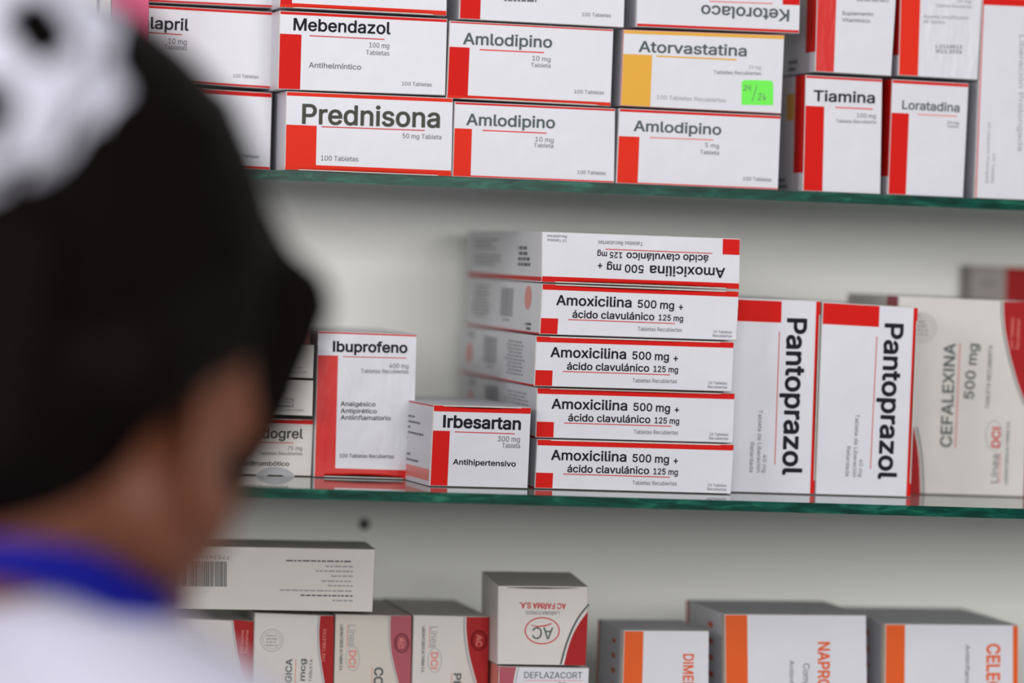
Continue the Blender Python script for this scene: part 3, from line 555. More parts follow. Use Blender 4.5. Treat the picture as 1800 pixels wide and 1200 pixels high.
b = Box([(197, -60), (263.5, -58), (257.5, 291), (193, 288.5)], TY, depth=.026, z=TOP_Z, card='card_pink', edge='card_pink', group=G1,
        label='narrow plain pink carton standing in front of the enalapril box')
b.done('front_panel')
# second column
b = Box([(503, 160), (797, 172), (794, 310.5), (500, 299)], TY, depth=.12, z=TOP_Z, red=RO, open_='bottom', slit=.0006, group=G1,
        label='prednisona box with large grey name, on the upper shelf')
b.top(RO, 8); b.bot(RO, 11); b.bars(RO, 556.7, 221)
b.text('Prednisona', (528.5, 216.7), (774.5, 224), 33, 2, 'ink_olive'); b.line((565, 222.7), (746.7, 229.3), 2.2)
b.text('50 mg Tableta', (706.7, 242.5), (776, 245), 8, 0, 'ink_grey'); b.text('100 Tabletas', (563, 281.8), (630, 283.8), 8.5, 0, 'ink_grey')
b.done('end_flap')
b = Box([(491.7, 18.3), (786.7, 33), (783, 168), (488, 157)], TY, depth=.12, red=RO, group=G1,
        label='mebendazol box directly on top of the prednisona box')
b.top('red', 6.5); b.bars('red', 530, 61)
b.text('Mebendazol', (514.3, 52.7), (685.5, 60), 20.5, 2, 'ink'); b.line((544, 62.7), (676, 69.3), 2.2)
b.text('100 mg', (648, 83.3), (684.5, 84.9), 8.5, 0, 'ink_grey'); b.text('Tabletas', (642.7, 96), (684.5, 97.6), 8, 0, 'ink_grey')
b.text('Antihelmíntico', (542.7, 118.6), (634.8, 122.5), 9, 1, 'ink_grey'); b.text('100 Tabletas', (705.7, 150), (759, 152), 6.5, 0, 'ink_grey')
b.done('front_panel')
b = Box([(495, -125), (788, -110), (785.5, 28), (491, 13)], TY, depth=.12, red=RO, open_='bottom', slit=.0006, group=G1,
        label='box with red base band on top of the mebendazol box')
b.bot(RO, 9); b.bars('red', 514, -20); b.done('end_flap')
# third column
b = Box([(799, 178), (1082, 190.5), (1080, 323), (795, 310.8)], TY, depth=.12, z=TOP_Z, red=RO, group=G1,
        label='lower amlodipino 10 mg box, between the prednisona box and the 5 mg box')
b.top('red', 5); b.bot(RO, 4); b.bars(RO, 829.5, 226.5)
b.text('Amlodipino', (820, 219.3), (975.6, 225.3), 19, 2, 'ink_slate'); b.line((848, 229), (960.7, 234), 2.2, RO)
b.text('10 mg', (939.7, 248.5), (973.5, 250.3), 8, 0, 'ink_grey'); b.text('Tableta', (938, 258.5), (973, 260), 7, 0, 'ink_grey')
b.text('100 Tabletas', (1014, 305.5), (1065, 307.5), 6.3, 0, 'ink_grey'); b.done('front_panel')
b = Box([(790.5, 36), (1079, 51), (1074, 187), (785, 172.5)], TY, depth=.12, red=RO, open_='bottom', slit=.0005, group=G1,
        label='upper of the two amlodipino 10 mg boxes, beside the mebendazol box')
b.top('red', 4); b.bot('red', 7); b.bars('red', 825.5, 83.7)
b.text('Amlodipino', (814.3, 77.3), (970.5, 83.8), 19, 2, 'ink_slate'); b.line((843, 87.3), (956.7, 92.5), 2.2, RO)
b.text('10 mg', (934.6, 106), (968, 108.3), 8, 0, 'ink_grey'); b.text('Tableta', (932.6, 117.4), (968, 119), 7, 0, 'ink_grey')
b.text('100 Tabletas', (1008.5, 164), (1061.5, 166), 6.3, 0, 'ink_grey'); b.done('end_flap')
b = Box([(811, -103), (1101, -90), (1097, 48.5), (807, 33.5)], TY, depth=.12, red=RO, group=G1,
        label='white box with red corner bar, above the upper amlodipino box')
b.bars('red', 846.5, -50); b.scrib(886, 2, 943, 1, 1, 5, 'ink_grey', .03, 4, 0); b.text('100 Tabletas', (1022, 28.5), (1074, 30.5), 6.3, 0, 'ink_grey')
b.done('front_panel')
# fourth column
b = Box([(1088.5, 190), (1373, 203), (1368, 334), (1083, 323.2)], TY, depth=.12, z=TOP_Z, red=RO, group=G1,
        label='amlodipino 5 mg box under the yellow striped atorvastatina box')
b.top('red', 6); b.bot(RO, 3.5); b.bars(RO, 1124, 240.5)
b.text('Amlodipino', (1114, 229.8), (1267.7, 236.8), 17.5, 2, 'ink_slate'); b.line((1142, 241.6), (1254, 246), 2.4, 'red_pale')
b.text('5 mg', (1238.5, 258.3), (1264, 260.3), 7.5, 0, 'ink_grey'); b.text('Tableta', (1230, 270.5), (1264, 272.3), 7, 0, 'ink_grey')
b.text('100 Tabletas', (1305, 317), (1356, 319), 6.3, 0, 'ink_grey'); b.done('front_panel')
b = Box([(1096, 51.5), (1379.5, 61.5), (1373.5, 200), (1090.5, 186)], TY, depth=.12, red='yellow', card='card_white', edge='red_pale', group=G1,
        label='atorvastatina box with yellow stripe and bright green price sticker')
b.top('yellow', 7.5); b.bars('yellow', 1146.5, 96.5)
b.text('Atorvastatina', (1122.8, 90.8), (1313.3, 98.8), 18, 2, 'ink_slate'); b.line((1154, 98.6), (1295, 105), 2.8, 'yellow')
b.text('10 mg', (1315.6, 120.4), (1337.7, 121.8), 6, 0, 'ink_light'); b.text('Tabletas Recubiertas', (1254, 129.7), (1337.7, 132), 6, 0, 'ink_grey')
b.text('100 Tabletas Recubiertas', (1153, 174), (1276, 180), 7, 0, 'ink_light'); b.done('front_panel')
# green sticker: a part of its own on the box
mb = MB(); pts = []
for (cx, cy, a0) in ((1353, 147.5, 0), (1309.5, 146.5, 90)):
    for k in range(7):
        g_ = math.radians(a0 + 15 * k); pts.append((cx + 6 * math.cos(g_), cy - 6 * math.sin(g_)))
pts += [(1303.5, 184), (1358.8, 184.8)]
V = [b.uv(*p) for p in pts]
n = len(V)
mb.add([b.L(p, -0.00064) for p in V] + [b.L(p, -0.00042) for p in V], [tuple(range(n))[::-1]] + [(k, (k + 1) % n, n + (k + 1) % n, n + k) for k in range(n)], 'green_sticker')
f0 = b.front; b.front = MB()
mb2 = b.front
def pen(x0, y0, x1, y1, w=1.2):
    d = Vector((x1 - x0, y1 - y0)).normalized() * w / 2; q = Vector((-d.y, d.x))
    mb.poly([b.L(b.uv(*p), -0.00068) for p in ((x0 - q.x, y0 - q.y), (x1 - q.x, y1 - q.y), (x1 + q.x, y1 + q.y), (x0 + q.x, y0 + q.y))], 'ink_grey')
for s_ in ((1307, 152, 1311, 149), (1311, 149, 1312, 153), (1312, 153, 1307, 159), (1307, 159, 1313, 158), (1315, 150, 1314, 155), (1314, 155, 1319, 155), (1319, 149, 1318, 160),
           (1330, 151, 1322, 178), (1333, 166, 1338, 164), (1338, 164, 1337, 169), (1337, 169, 1332, 176), (1332, 176, 1338, 175), (1344, 164, 1341, 172), (1341, 172, 1343, 176), (1343, 176, 1346, 172), (1346, 172, 1342, 171)):
    pen(*s_)
tag(mb.build('price_sticker', b.root), 'bright green price sticker with handwriting')
b = Box([(1122, -92), (1409, -78), (1405.5, 59), (1118.5, 47)], TY, depth=.12, red='red', group=G1,
        label='upside-down ketorolaco box on top of the atorvastatina box')
b.bot('red', 6); q = b.S_(1375.5, 8); b.bar('red', q.x, q.y, 1, 1)
b.text('Ketorolaco', (1389, 17.5), (1232.5, 9), 19.5, 2, 'ink_slate'); b.line((1247, 2.3), (1358.4, 6.4), 2.4, 'red_pale'); b.done('front_panel')
# fifth column: tall narrow boxes with their left sides in view
def left_design(b, seed=1):
    b.lrect('red', 0.0, 0.16, 0.16, 1.0); b.lrows(0.2, 0.45, 0.03, 0.14, 2, 'ink_grey', seed, False)
    b.lrect('yellow', 0.17, 0.62, 0.3, 0.85)
b = Box([(1416, 131.5), (1551.5, 138.7), (1548, 339.2), (1411, 333.3)], TY, depth=.12, z=TOP_Z, red='red', group=G1,
        label='tiamina box standing on the shelf right of the amlodipino 5 mg box')
b.top('red', 5.5); b.bars('red', 1448.8, 187.3); left_design(b)
b.text('Tiamina', (1429.5, 177.3), (1538.5, 181.3), 18, 2, 'ink'); b.line((1468, 188.7), (1534.3, 191.7), 2.2, RO)
b.text('100 mg', (1505, 206.3), (1539.8, 207.8), 7.3, 0, 'ink_grey'); b.text('Tableta Recubierta', (1469, 215.2), (1539.8, 217.5), 5.5, 0, 'ink_grey')
b.done('front_panel')
b = Box([(1568, 139), (1703.5, 146.5), (1693.5, 345.5), (1560.5, 340)], TY, depth=.12, z=TOP_Z, red='red', group=G1,
        label='loratadina box standing on the shelf beside the tiamina box')
b.top('red', 7); b.bars('red', 1598, 199.5); left_design(b, 2)
b.text('Loratadina', (1584.5, 191.3), (1687, 196.8), 14.3, 2, 'ink_slate'); b.line((1613, 201), (1682.2, 204.3), 2.2, 'red_pale')
b.text('10 mg', (1663.7, 217.3), (1685.5, 218.5), 4.8, 0, 'ink_grey'); b.text('Tableta', (1663.7, 223.5), (1685, 224.6), 3.8, 0, 'ink_grey'); b.done('front_panel')
b = Box([(1438.5, -95), (1581, -88), (1567, 133.8), (1432.5, 126)], TY, depth=.12, red='red_gloss', card='card_white', group=G1,
        label='vitamin supplement box with glossy red bar on top of the tiamina box')
q = b.S_(1468, 50); b.bar('red_gloss', 0, 0, q.x, .8); left_design(b, 3)
b.text('Suplemento', (1479.7, 26.3), (1535, 28.2), 6.5, 0, 'ink_slate'); b.text('Vitamínico', (1479.7, 37.8), (1529, 40.2), 6.5, 0, 'ink_slate')
b.scrib(1506, 2, 1562, 1, 1, 4, 'ink_light', .03, 5, 0); b.done('front_panel')
b = Box([(1585, -95), (1731, -87), (1719, 140.5), (1579, 132.8)], TY, depth=.12, red='red_gloss', card='card_gloss', group=G1,
        label='tall lipid tablets box with stamped lot number, on top of the loratadina box')
q = b.S_(1615.5, 60); b.bar('red_orange', 0, 0, q.x, .8); left_design(b, 4)
b.text('20 mg', (1682, 3.7), (1707, 5.4), 6, 0, 'ink_light'); b.text('Tabletas Recubiertas', (1644, 12), (1708, 14.5), 5, 0, 'ink_light')
b.text('Agente modificador', (1623, 31.7), (1703, 34.5), 6, 0, 'ink_light'); b.text('de lípidos', (1623, 40.3), (1662, 42), 6, 0, 'ink_light')
b.text('L:2110013', (1644, 84), (1691, 85.6), 5.8, 1, 'ink_slate'); b.text('Vt11.2026', (1644, 92.7), (1691, 94), 5.8, 1, 'ink_slate'); b.done('front_panel')
b = Box([(1727, -6), (1905, 2), (1890, 358), (1713, 350)], TY, depth=.12, z=TOP_Z, red='red', group=G1,
        label='largest box at the right end of the upper shelf, with sideways print')
b.top('red', 15); q = b.S_(1722, 200); b.bar('red', 0, 0, q.x, 1)
b.text('Liberación Prolongada', (1792, 60), (1789, 266), 9, 0, 'ink_light')
b.text('100 Tabletas', (1745, 268), (1742, 322), 5.5, 0, 'ink_light'); b.text('30 Liberación Prolongada', (1736.5, 214), (1732.5, 322), 5.5, 0, 'ink_light')
b.done('front_panel')

# ------------------------------------------------------------------ middle shelf
G2 = 'boxes on the middle shelf'
b = Box([(558.3, 581), (733.4, 587.5), (726, 845.8), (552, 838.8)], None, depth=.125, z=SHELF_Z, red='red_gloss', card='card_gloss', open_='bottom', slit=.0013, group=G2,
        label='tall glossy ibuprofeno box standing beside the irbesartan box')
b.top('red', 4); b.bot('red_gloss', 17); b.bars('red_gloss', 594.3, 625)
q = b.S_(588.5, 830); q0 = b.S_(594.3, 625)
b.text('Ibuprofeno', (583.8, 617.3), (716, 619.8), 17.5, 3, 'ink'); b.line((602.9, 626.5), (714.2, 629.2), 1.7)
b.text('400 mg', (683.9, 646.3), (718.4, 647), 7.6, 0, 'ink_grey'); b.text('Tabletas Recubiertas', (634.4, 655.2), (718.4, 656.4), 6.8, 0, 'ink_grey')
b.text('Analgésico', (598.7, 713.1), (659.9, 714), 7.6, 1, 'ink'); b.text('Antipirético', (598.7, 725.4), (662.4, 726.3), 7.6, 1, 'ink')
b.text('Antiinflamatorio', (598.7, 737), (686.3, 738.4), 7.6, 1, 'ink'); b.text('100 Tabletas Recubiertas', (596, 803.7), (692.5, 805.4), 6.6, 0, 'ink')
b.done()
b = Box([(352, 729), (551.5, 737.5), (547, 841.3), (348, 832)], None, depth=.11, z=SHELF_Z, red='red', card='card_cream', open_='top', slit=.0005, group=G2,
        label='clopidogrel box at the foot of the pile next to the ibuprofeno box')
b.top('red', 9)
b.text('Clopidogrel', (400, 767.5), (531.7, 770.3), 16.5, 2, 'ink_olive'); b.line((405, 774.8), (515.7, 778.2), 1.7)
b.text('75 mg', (504.8, 790.5), (531.5, 791.2), 7, 0, 'ink_grey'); b.text('Tabletas Recubiertas', (454.5, 798.4), (531.5, 800), 5.8, 0, 'ink_grey')
b.text('Antitrombótico', (420, 817), (508.5, 818.7), 7.8, 2, 'ink_olive'); b.ring((482.5, 846), 38, 26, 13, 'ring_grey', 12, 168); b.done()
b = Box([(347, 660), (551, 668.7), (549.5, 731.4), (345, 723)], at(450, 836, 0).y * 0 + 0.095, depth=.10, red='red', card='card_cream', group=G2,
        label='small valsartan box lying on the clopidogrel box')
b.bot('card_raw', 1.5)
b.text('Valsartan', (420, 687.5), (500, 690.3), 12, 2, 'ink_grey'); b.line((425, 693), (499, 695.7), 1.2)
b.text('160 mg', (496, 702.6), (515.8, 703.2), 5, 0, 'ink_grey'); b.text('Tabletas recubiertas', (460, 707.5), (515.6, 708.8), 4.5, 0, 'ink_light')
b.text('de angiotensina II', (465, 714.2), (515.3, 715.2), 4.6, 2, 'ink_grey'); b.text('30 Tabletas recubiertas', (490, 721), (533, 722.3), 4, 0, 'ink_light'); b.done('front_panel')
b = Box([(360, 598), (552.5, 606), (550.5, 665), (357, 656.5)], 0.095, depth=.10, red='red', card='card_cream', group=G2,
        label='cream box second from the top of the pile beside the ibuprofeno box')
b.bot('red', 1.5); b.scrib(470, 645, 538, 2, 8, 2, 'ink_light', .03, 7, .2); b.done('front_panel')
b = Box([(365, 572), (545, 580), (544, 605), (364, 597.5)], 0.100, depth=.09, red='red', card='red_muted', group=G2,
        label='flat dull red box topmost of the pile beside the ibuprofeno box')
b.done('front_panel')
# irbesartan
b = Box([(762, 711.2), (934.2, 716), (928, 858.9), (755, 855)], None, depth=.12, z=SHELF_Z, yaw=3, red='red', open_='top', slit=.0010, group=G2,
        label='irbesartan box with lifted top edge, in front of the amoxicillin stack')
b.top('red', 11.5); b.bars('red', 790.8, 757.2)
b.text('Irbesartan', (777.3, 750.3), (916, 754.8), 20, 3, 'ink'); b.line((799, 758.7), (904.7, 762.2), 1.9)
b.text('300 mg', (874, 775.4), (914.3, 776.5), 9, 0, 'ink_grey'); b.text('Tableta', (882, 786.7), (914.3, 787.3), 8, 0, 'ink_grey')
b.text('Antihipertensivo', (796.3, 815.8), (906.5, 819.7), 9, 2, 'ink')
b.lrect('red_pale', 0.02, 0.06, 1, 0.2); b.lrect('red_line', 0.0, 0.975, 1, 0.995); b.lrows(0.12, 0.9, 0.25, 0.86, 9, 'ink_grey', 9, False, .4)
b.done()
# the amoxicillin stack: one design, five boxes
AM = []
GA = 'stack of amoxicillin boxes'
def amox_print(b, ref):
    """the print is laid out once, on the lowest box, and repeated on the others in the same place"""
    f = b.front
    def conv(px, py):
        if ref is b: return b.uv(px, py)
        st = ref.st(ref.uv(px, py))
        if b.flip: st = Vector((1 - st.x, 1 - st.y))
        return b.m(st.x, st.y)
    def T(body, p0, p1, cap, bold, m='ink'):
        a, c = conv(*p0), conv(*p1); d = c - a; w = d.length; d = d / w
        lay_text(f, body, m, a - b.off, d, Vector((-d.y, d.x)), w, cap * .000268, bold, TXT_Y)
    T('Amoxicilina', (968.9, 807.6), (1101.6, 811), 17, 2)
    T('500 mg', (1110.7, 811.2), (1176.2, 813.6), 13.6, 2)
    T('+', (1183, 815), (1192, 815.3), 13, 2)
    T('ácido clavulánico', (996.9, 829.4), (1141, 833), 12.6, 2)
    T('125 mg', (1147.3, 833), (1191.7, 834.7), 10.3, 2)
    T('Tabletas Recubiertas', (1111.4, 851.4), (1189.4, 853), 7, 0, 'ink_grey')
    T('10 Tabletas', (1243.6, 854.4), (1277, 855.4), 4.9, 0, 'ink_grey')
    T('Recubiertas', (1242.7, 861.3), (1277, 862.3), 4.9, 0, 'ink_grey')
    a, c = conv(990, 832.8), conv(1177.4, 838.5); d = (c - a).normalized(); n = Vector((-d.y, d.x)) * .00024
    f.poly([b.L(q, BAR_Y) for q in (a - n, c - n, c + n, a + n)], 'red_line')
    s0 = ref.st(ref.uv(972.2, 831.2))
    if b.flip: b.bar('red', 1 - s0.x, 1 - s0.y, 1, 1)
    else: b.bar('red', 0, 0, s0.x, s0.y)
    (b.bot if b.flip else b.top)('red', 11)
quads = [
    ([(944, 771.5), (1290.9, 780.9), (1285.3, 868), (939.3, 859.2)], 'top', False, 'lowest amoxicillin box of the stack, standing on the glass shelf'),
    ([(944, 680.9), (1292.5, 691), (1288.7, 778.5), (941.2, 769)], 'top', False, 'second amoxicillin box from the bottom of the stack'),
    ([(942.4, 590), (1290.9, 600.9), (1286.6, 688.3), (938.7, 678.6)], 'top', False, 'middle amoxicillin box of the stack, the one shifted furthest left'),
    ([(953.3, 498), (1299.6, 511.6), (1295, 598.5), (948, 587.5)], 'top', False, 'second amoxicillin box from the top, its flap dented at the upper edge'),
    ([(952.7, 406.7), (1301.8, 419.4), (1300, 508.7), (951.7, 495.8)], 'bottom', True, 'upside-down amoxicillin box on the very top of the stack'),
]
def amox_left(b, k):
    if k == 4:
        b.lrect('red', 0, 0.02, 1, 0.10); b.lrect('red', 0, 0.10, 1, 0.105)
        b.lrows(.10, .30, .30, .74, 4, 'ink_grey', 21, False, .62); b.lrows(.52, .92, .28, .55, 3, 'ink_light', 22, False, .5)
        b.lrows(.55, .92, .62, .88, 3, 'ink_light', 23, False, .5)
    elif k == 3:
        b.lrect('red', 0, 0.0, 1, 0.03); b.lbarcode(.36, .52, .28, .86, 'ink_light'); b.lellipse(.165, .70, .045, .24, 'red_pale')
        b.lrows(.66, .93, .22, .92, 9, 'ink_light', 24, True, .5); b.lrows(.09, .20, .06, .24, 2, 'ink_grey', 25, True, .6)
        b.lellipse(.165, .70, .03, .16, 'card_white') if False else None
    else:
        b.lrect('red', 0, 0.0, 1, 0.03); b.lbarcode(.50, .68, .30, .86, 'ink_light'); b.lellipse(.885, .45, .04, .23, 'red_pale')
        b.lrows(.10, .42, .16, .88, 10, 'ink_light', 26 + k, True, .5); b.lrows(.80, .93, .80, .92, 2, 'ink_grey', 31, True, .6)
for k, (q, op, fl, lab) in enumerate(quads):
    Y = None if k == 0 else AM[0].P.y + (0.0, 0.002, -0.001, 0.003, 0.003)[k]
    b = Box(q, Y, depth=.205, z=SHELF_Z if k == 0 else None, red='red', open_=op, slit=(.0006, .0007, .0007, .0010, .0009)[k], group=GA, label=lab)
    b.flip = fl; AM.append(b)
    amox_print(b, AM[0]); amox_left(b, k)
    # leaflet and inner flap edges that show in the slit
    if k in (3, 4):
        mb = MB()
        for j in range(4):
            x0, x1 = .10 + .01 * j, .90 - .012 * j
            t = (1 - .011 - .006 * j) if op == 'top' else (.010 + .012 * j)
            dt = .0035
            mb.add([b.L(b.m(x0, t), .0010 + .0006 * j), b.L(b.m(x1, t - .004), .0010 + .0006 * j), b.L(b.m(x1, t + dt - .004), .0010 + .0006 * j), b.L(b.m(x0, t + dt), .0010 + .0006 * j),
                    b.L(b.m(x0, t), .009), b.L(b.m(x1, t - .004), .009), b.L(b.m(x1, t + dt - .004), .009), b.L(b.m(x0, t + dt), .009)],
                   [(0, 1, 2, 3), (3, 2, 6, 7), (0, 4, 5, 1)], 'card_raw')
        mb.build('inner_flap', b.root)
    b.done()
# pantoprazol, standing on their ends
def panto(q, lab, dx, barx, ln, tx):
    b = Box(q, 0.072, depth=.12, z=SHELF_Z, red='red', open_='right', slit=.0009, group=G2, label=lab)
    q1 = b.S_(*barx[0]); q2 = b.S_(*barx[1]); b.bar('red', 0, q2.y, q2.x, q1.y)
    b.bar('red', 1 - 9 * .000262 / b.w, 0, 1, 1)
    b.text('Pantoprazol', tx[0], tx[1], tx[2], 3, 'ink'); b.line(ln[0], ln[1], 1.8)
    for body, p0, p1, cap in tx[3]: b.text(body, p0, p1, cap, 0, 'ink_grey')
    b.done(); return b
panto([(1274, 522), (1443.5, 529), (1432, 866.5), (1268, 860.3)], 'pantoprazol box standing on end right against the amoxicillin stack', 0,
      [(1300, 526.5), (1373, 567)], ((1370, 582.8), (1362, 816)),
      [(1385, 557), (1376, 832.5), 33.5, [('40 mg', (1341, 798.5), (1340, 831), 7), ('Tableta de Liberación', (1333.5, 720), (1329.8, 830.5), 7), ('Retardada', (1319, 776.5), (1317.5, 830), 7)]])
panto([(1446, 530.5), (1614.5, 540.5), (1601, 871.5), (1433.5, 865)], 'pantoprazol box on end next to the cefalexina box', 0,
      [(1500, 533.8), (1544.8, 574.5)], ((1541.3, 591.2), (1530, 824)),
      [(1556.5, 566), (1544, 840), 32, [('40 mg', (1510.5, 806), (1509, 838.5), 7), ('Tableta de Liberación', (1503.8, 727.5), (1498.5, 838.5), 7), ('Retardada', (1488.5, 783.5), (1486, 837), 7)]])
# cefalexina
def swoosh(b, pts, m, line_m='ring_grey', off=3.0, lw=2.2):
    """pts: the curved boundary; last points close the filled area"""
    curve, close = pts
    b.area_px(curve + close, m)
    n = len(curve)
    for i in range(n - 1):
        (x0, y0), (x1, y1) = curve[i], curve[i + 1]
        a = ((x0 - off - lw, y0), (x1 - off - lw, y1), (x1 - off, y1), (x0 - off, y0))
        b.area_px(list(a), line_m)
def arc(pts, n=5):
    """Catmull-Rom through the points"""
    P = [pts[0]] + pts + [pts[-1]]; out = []
    for i in range(1, len(P) - 2):
        for k in range(n):
            t = k / n; o = []
            for c in (0, 1):
                p0, p1, p2, p3 = P[i - 1][c], P[i][c], P[i + 1][c], P[i + 2][c]
                o.append(.5 * (2 * p1 + (p2 - p0) * t + (2 * p0 - 5 * p1 + 4 * p2 - p3) * t * t + (3 * p1 - p0 - 3 * p2 + p3) * t ** 3))
            out.append(tuple(o))
    out.append(pts[-1]); return out
def seal(b, c, r, m='ring_grey'):
    b.ring(c, r, r, 1.2, m); b.ring(c, r * .78, r * .78, .9, m)
    b.ring(c, r * .92, r * .92, 2.0, m, 100, 240) if r > 22 else None
    b.scrib(c[0] - r * .5, c[1] - r * .35, c[0] + r * .5, 4, r * .28, r * .13, m, 0.02, int(c[0]), .2)
b = Box([(1580.5, 520.5), (1812, 530), (1800, 873.5), (1569, 866.5)], 0.105, depth=.10, z=SHELF_Z, card='card_cream', group=G2,
        label='cefalexina 500 mg box standing on end at the right of the middle shelf')
b.lrect('red_muted', 0.02, 0.0, .22, 1.0)
b.text('CEFALEXINA', (1672, 786.5), (1679.5, 604), 20, 2, 'ink_slate'); b.line((1679, 787), (1687.5, 603), 1.8, 'red_line')
b.text('500 mg', (1710.5, 703), (1719, 603.5), 17, 2, 'ink_slate'); b.text('TABLETA RECUBIERTA', (1738.5, 718), (1744.5, 606.5), 6.8, 1, 'ink_slate')
b.text('Línea', (1753.5, 850), (1756, 797), 13, 0, 'ink_grey'); b.text('DCI', (1756.8, 787.5), (1758.5, 750), 14.5, 3, 'red_line'); b.line((1756.5, 850), (1759, 793), 1.2, 'red_line')
b.ring((1747.3, 766), 15.5, 27, 1.5, 'ring_grey'); b.text('LABORATORIOS AC FARMA S.A.', (1771, 852), (1775, 740), 6, 1, 'ink_slate')
seal(b, (1620, 576), 26)
c1 = arc([(1764, 530), (1765, 560), (1768.5, 590), (1777, 630), (1790, 675), (1804, 712)])
swoosh(b, (c1, [(1811, 700), (1816, 530)]), 'red_dark', 'ink_slate', 2.5, 2.2)
b.text('100 Tabletas', (1780.5, 615), (1782.5, 558), 6, 0, 'red_pale'); b.text('Recubiertas', (1791, 614), (1793, 560), 6, 0, 'red_pale')
c2 = arc([(1606, 750), (1612, 780), (1616, 815), (1618, 868)])
b.area_px(c2 + [(1571, 866), (1573, 750)], 'red_dark')
for i in range(len(c2) - 1):
    (x0, y0), (x1, y1) = c2[i], c2[i + 1]
    b.area_px([(x0 + 4, y0), (x1 + 4, y1), (x1 + 6.5, y1), (x0 + 6.5, y0)], 'ink_slate')
b.done('front_panel')
b = Box([(1709, 466), (1850, 472), (1843, 800), (1700, 792)], BACK_Y - .024, depth=.022, z=SHELF_Z, card='card_shaded', group=G2,
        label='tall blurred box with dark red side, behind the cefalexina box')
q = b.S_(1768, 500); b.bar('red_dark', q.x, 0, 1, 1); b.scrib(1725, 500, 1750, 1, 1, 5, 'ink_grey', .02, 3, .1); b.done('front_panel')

# ------------------------------------------------------------------ lower shelf
G3 = 'upright boxes on the lowest shelf'
LB = LOW_Y + 0.045
ZB = LOW_Z
def base(px, Y):                                                   # pixel row of the shelf surface under (px, .) at depth Y
    lo, hi = 1150.0, 1700.0
    for _ in range(40):
        mid = (lo + hi) / 2
        if at(px, mid, Y).z > ZB: lo = mid
        else: hi = mid
    return lo
def low(x0, x1, y0, y1, xb0, xb1, Y, **kw):
    """tops at (x0,y0)-(x1,y1); xb = x of the side edges at the bottom border of the photo (y = 1200)"""
    h0, h1 = base(x0, Y), base(x1, Y)
    k0 = (xb0 - x0) / (1200 - y0); k1 = (xb1 - x1) / (1200 - y1)
    return Box([(x0, y0), (x1, y1), (x1 + k1 * (h1 - y1), h1), (x0 + k0 * (h0 - y0), h0)], Y, z=ZB, **kw)
b = low(150, 286.5, 1069, 1073, 148, 284, LB, depth=.10, card='card_cream', group=G3,
        label='leftmost box of the lowest shelf with red end, mostly behind the white coat')
q = b.S_(255, 1100); b.bar('red_dark', q.x, 0, 1, 1); b.ring((271, 1119), 12, 16, 1.5, 'red_pale'); b.text('AC', (276, 1128), (276.5, 1111), 10, 0, 'red_pale'); b.done('front_panel')
b = low(305, 445, 1086, 1091.5, 303, 443, LB + .004, depth=.10, card='card_cream', group=G3,
        label='box with round grey seal, lower than its neighbours, beside the white coat')
b.lrect('red_dark', 0, 0, .9, 1)
c = arc([(410, 1089), (413, 1115), (418, 1150), (430, 1200), (436, 1222)])
swoosh(b, (c, [(440, 1215), (444, 1160), (445.5, 1092)]), 'red_dark', 'ring_grey', 1.5, 2); seal(b, (339, 1130), 20, 'ring_grey')
b.text('100 Tabletas', (427, 1149), (428.5, 1107), 5, 0, 'red_pale'); b.text('Recubiertas', (435, 1148), (436.5, 1107), 5, 0, 'red_pale')
b.text('TA', (367, 1196), (368, 1168), 11, 1, 'ink_grey'); b.line((372, 1215), (374, 1168), 1.2, 'red_pale'); b.text('mg', (394, 1193), (395, 1170), 10, 1, 'ink_grey'); b.text('TABLETA', (409, 1208), (410.5, 1171), 5, 0, 'ink_grey')
b.done('front_panel')
b = low(448, 587.5, 1076.5, 1081.7, 445, 585, LB, depth=.10, card='card_cream', group=G3,
        label='upright box with round grey seal and red curved stripe, left of the buff box')
c = arc([(563, 1082), (561, 1110), (563, 1150), (571, 1200), (578, 1225)])
swoosh(b, (c, [(584, 1225), (585, 1200), (587, 1082)]), 'red_dark', 'ring_grey', 1.5, 2.2); seal(b, (477.7, 1125), 20, 'ring_grey')
b.text('100 TABLETAS', (571, 1163), (573.5, 1105), 5.5, 0, 'red_pale')
b.text('LÓGICA' if 'Ó' in GLYPHS else 'LOGICA', (511, 1222), (513.5, 1158), 11, 2, 'ink_slate'); b.line((518, 1225), (520, 1158), 1.4, 'red_pale')
b.text('50 mcg', (534.5, 1228), (537, 1157), 9.5, 2, 'ink_slate'); b.text('TABLETA', (547.5, 1198), (549.5, 1158), 5, 0, 'ink_slate'); b.done('front_panel')
def linea(b, X, y0, dx=0):
    """sideways laboratory wordmark reading downward"""
    b.text('Línea', (X, y0), (X - 1, y0 + 38), 13, 0, 'ink_light'); b.text('DCI', (X + 1, y0 + 45), (X, y0 + 76), 12, 2, 'red_pale')
    b.ring((X + 7, y0 + 60), 12.5, 22, 1.2, 'ring_grey'); b.line((X - 2, y0), (X - 3, y0 + 40), 1.2, 'red_pale')
    b.text('LABORATORIOS AC FARMA S.A.', (X - 15, y0), (X - 16.5, y0 + 82), 5.2, 2, 'ink_slate')
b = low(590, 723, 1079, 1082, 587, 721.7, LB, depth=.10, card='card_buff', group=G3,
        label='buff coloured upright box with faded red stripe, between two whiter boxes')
c = arc([(687, 1082), (686, 1110), (689, 1150), (701, 1200), (708, 1225)])
swoosh(b, (c, [(720, 1225), (721.8, 1200), (723, 1082)]), 'red_muted', 'ring_grey', 1.5, 2)
b.ring((706, 1130), 13, 17, 1.4, 'red_pale'); b.ring((706, 1130), 10, 13, 1, 'red_pale'); b.text('AC', (701, 1120), (700, 1140), 9, 0, 'red_pale')
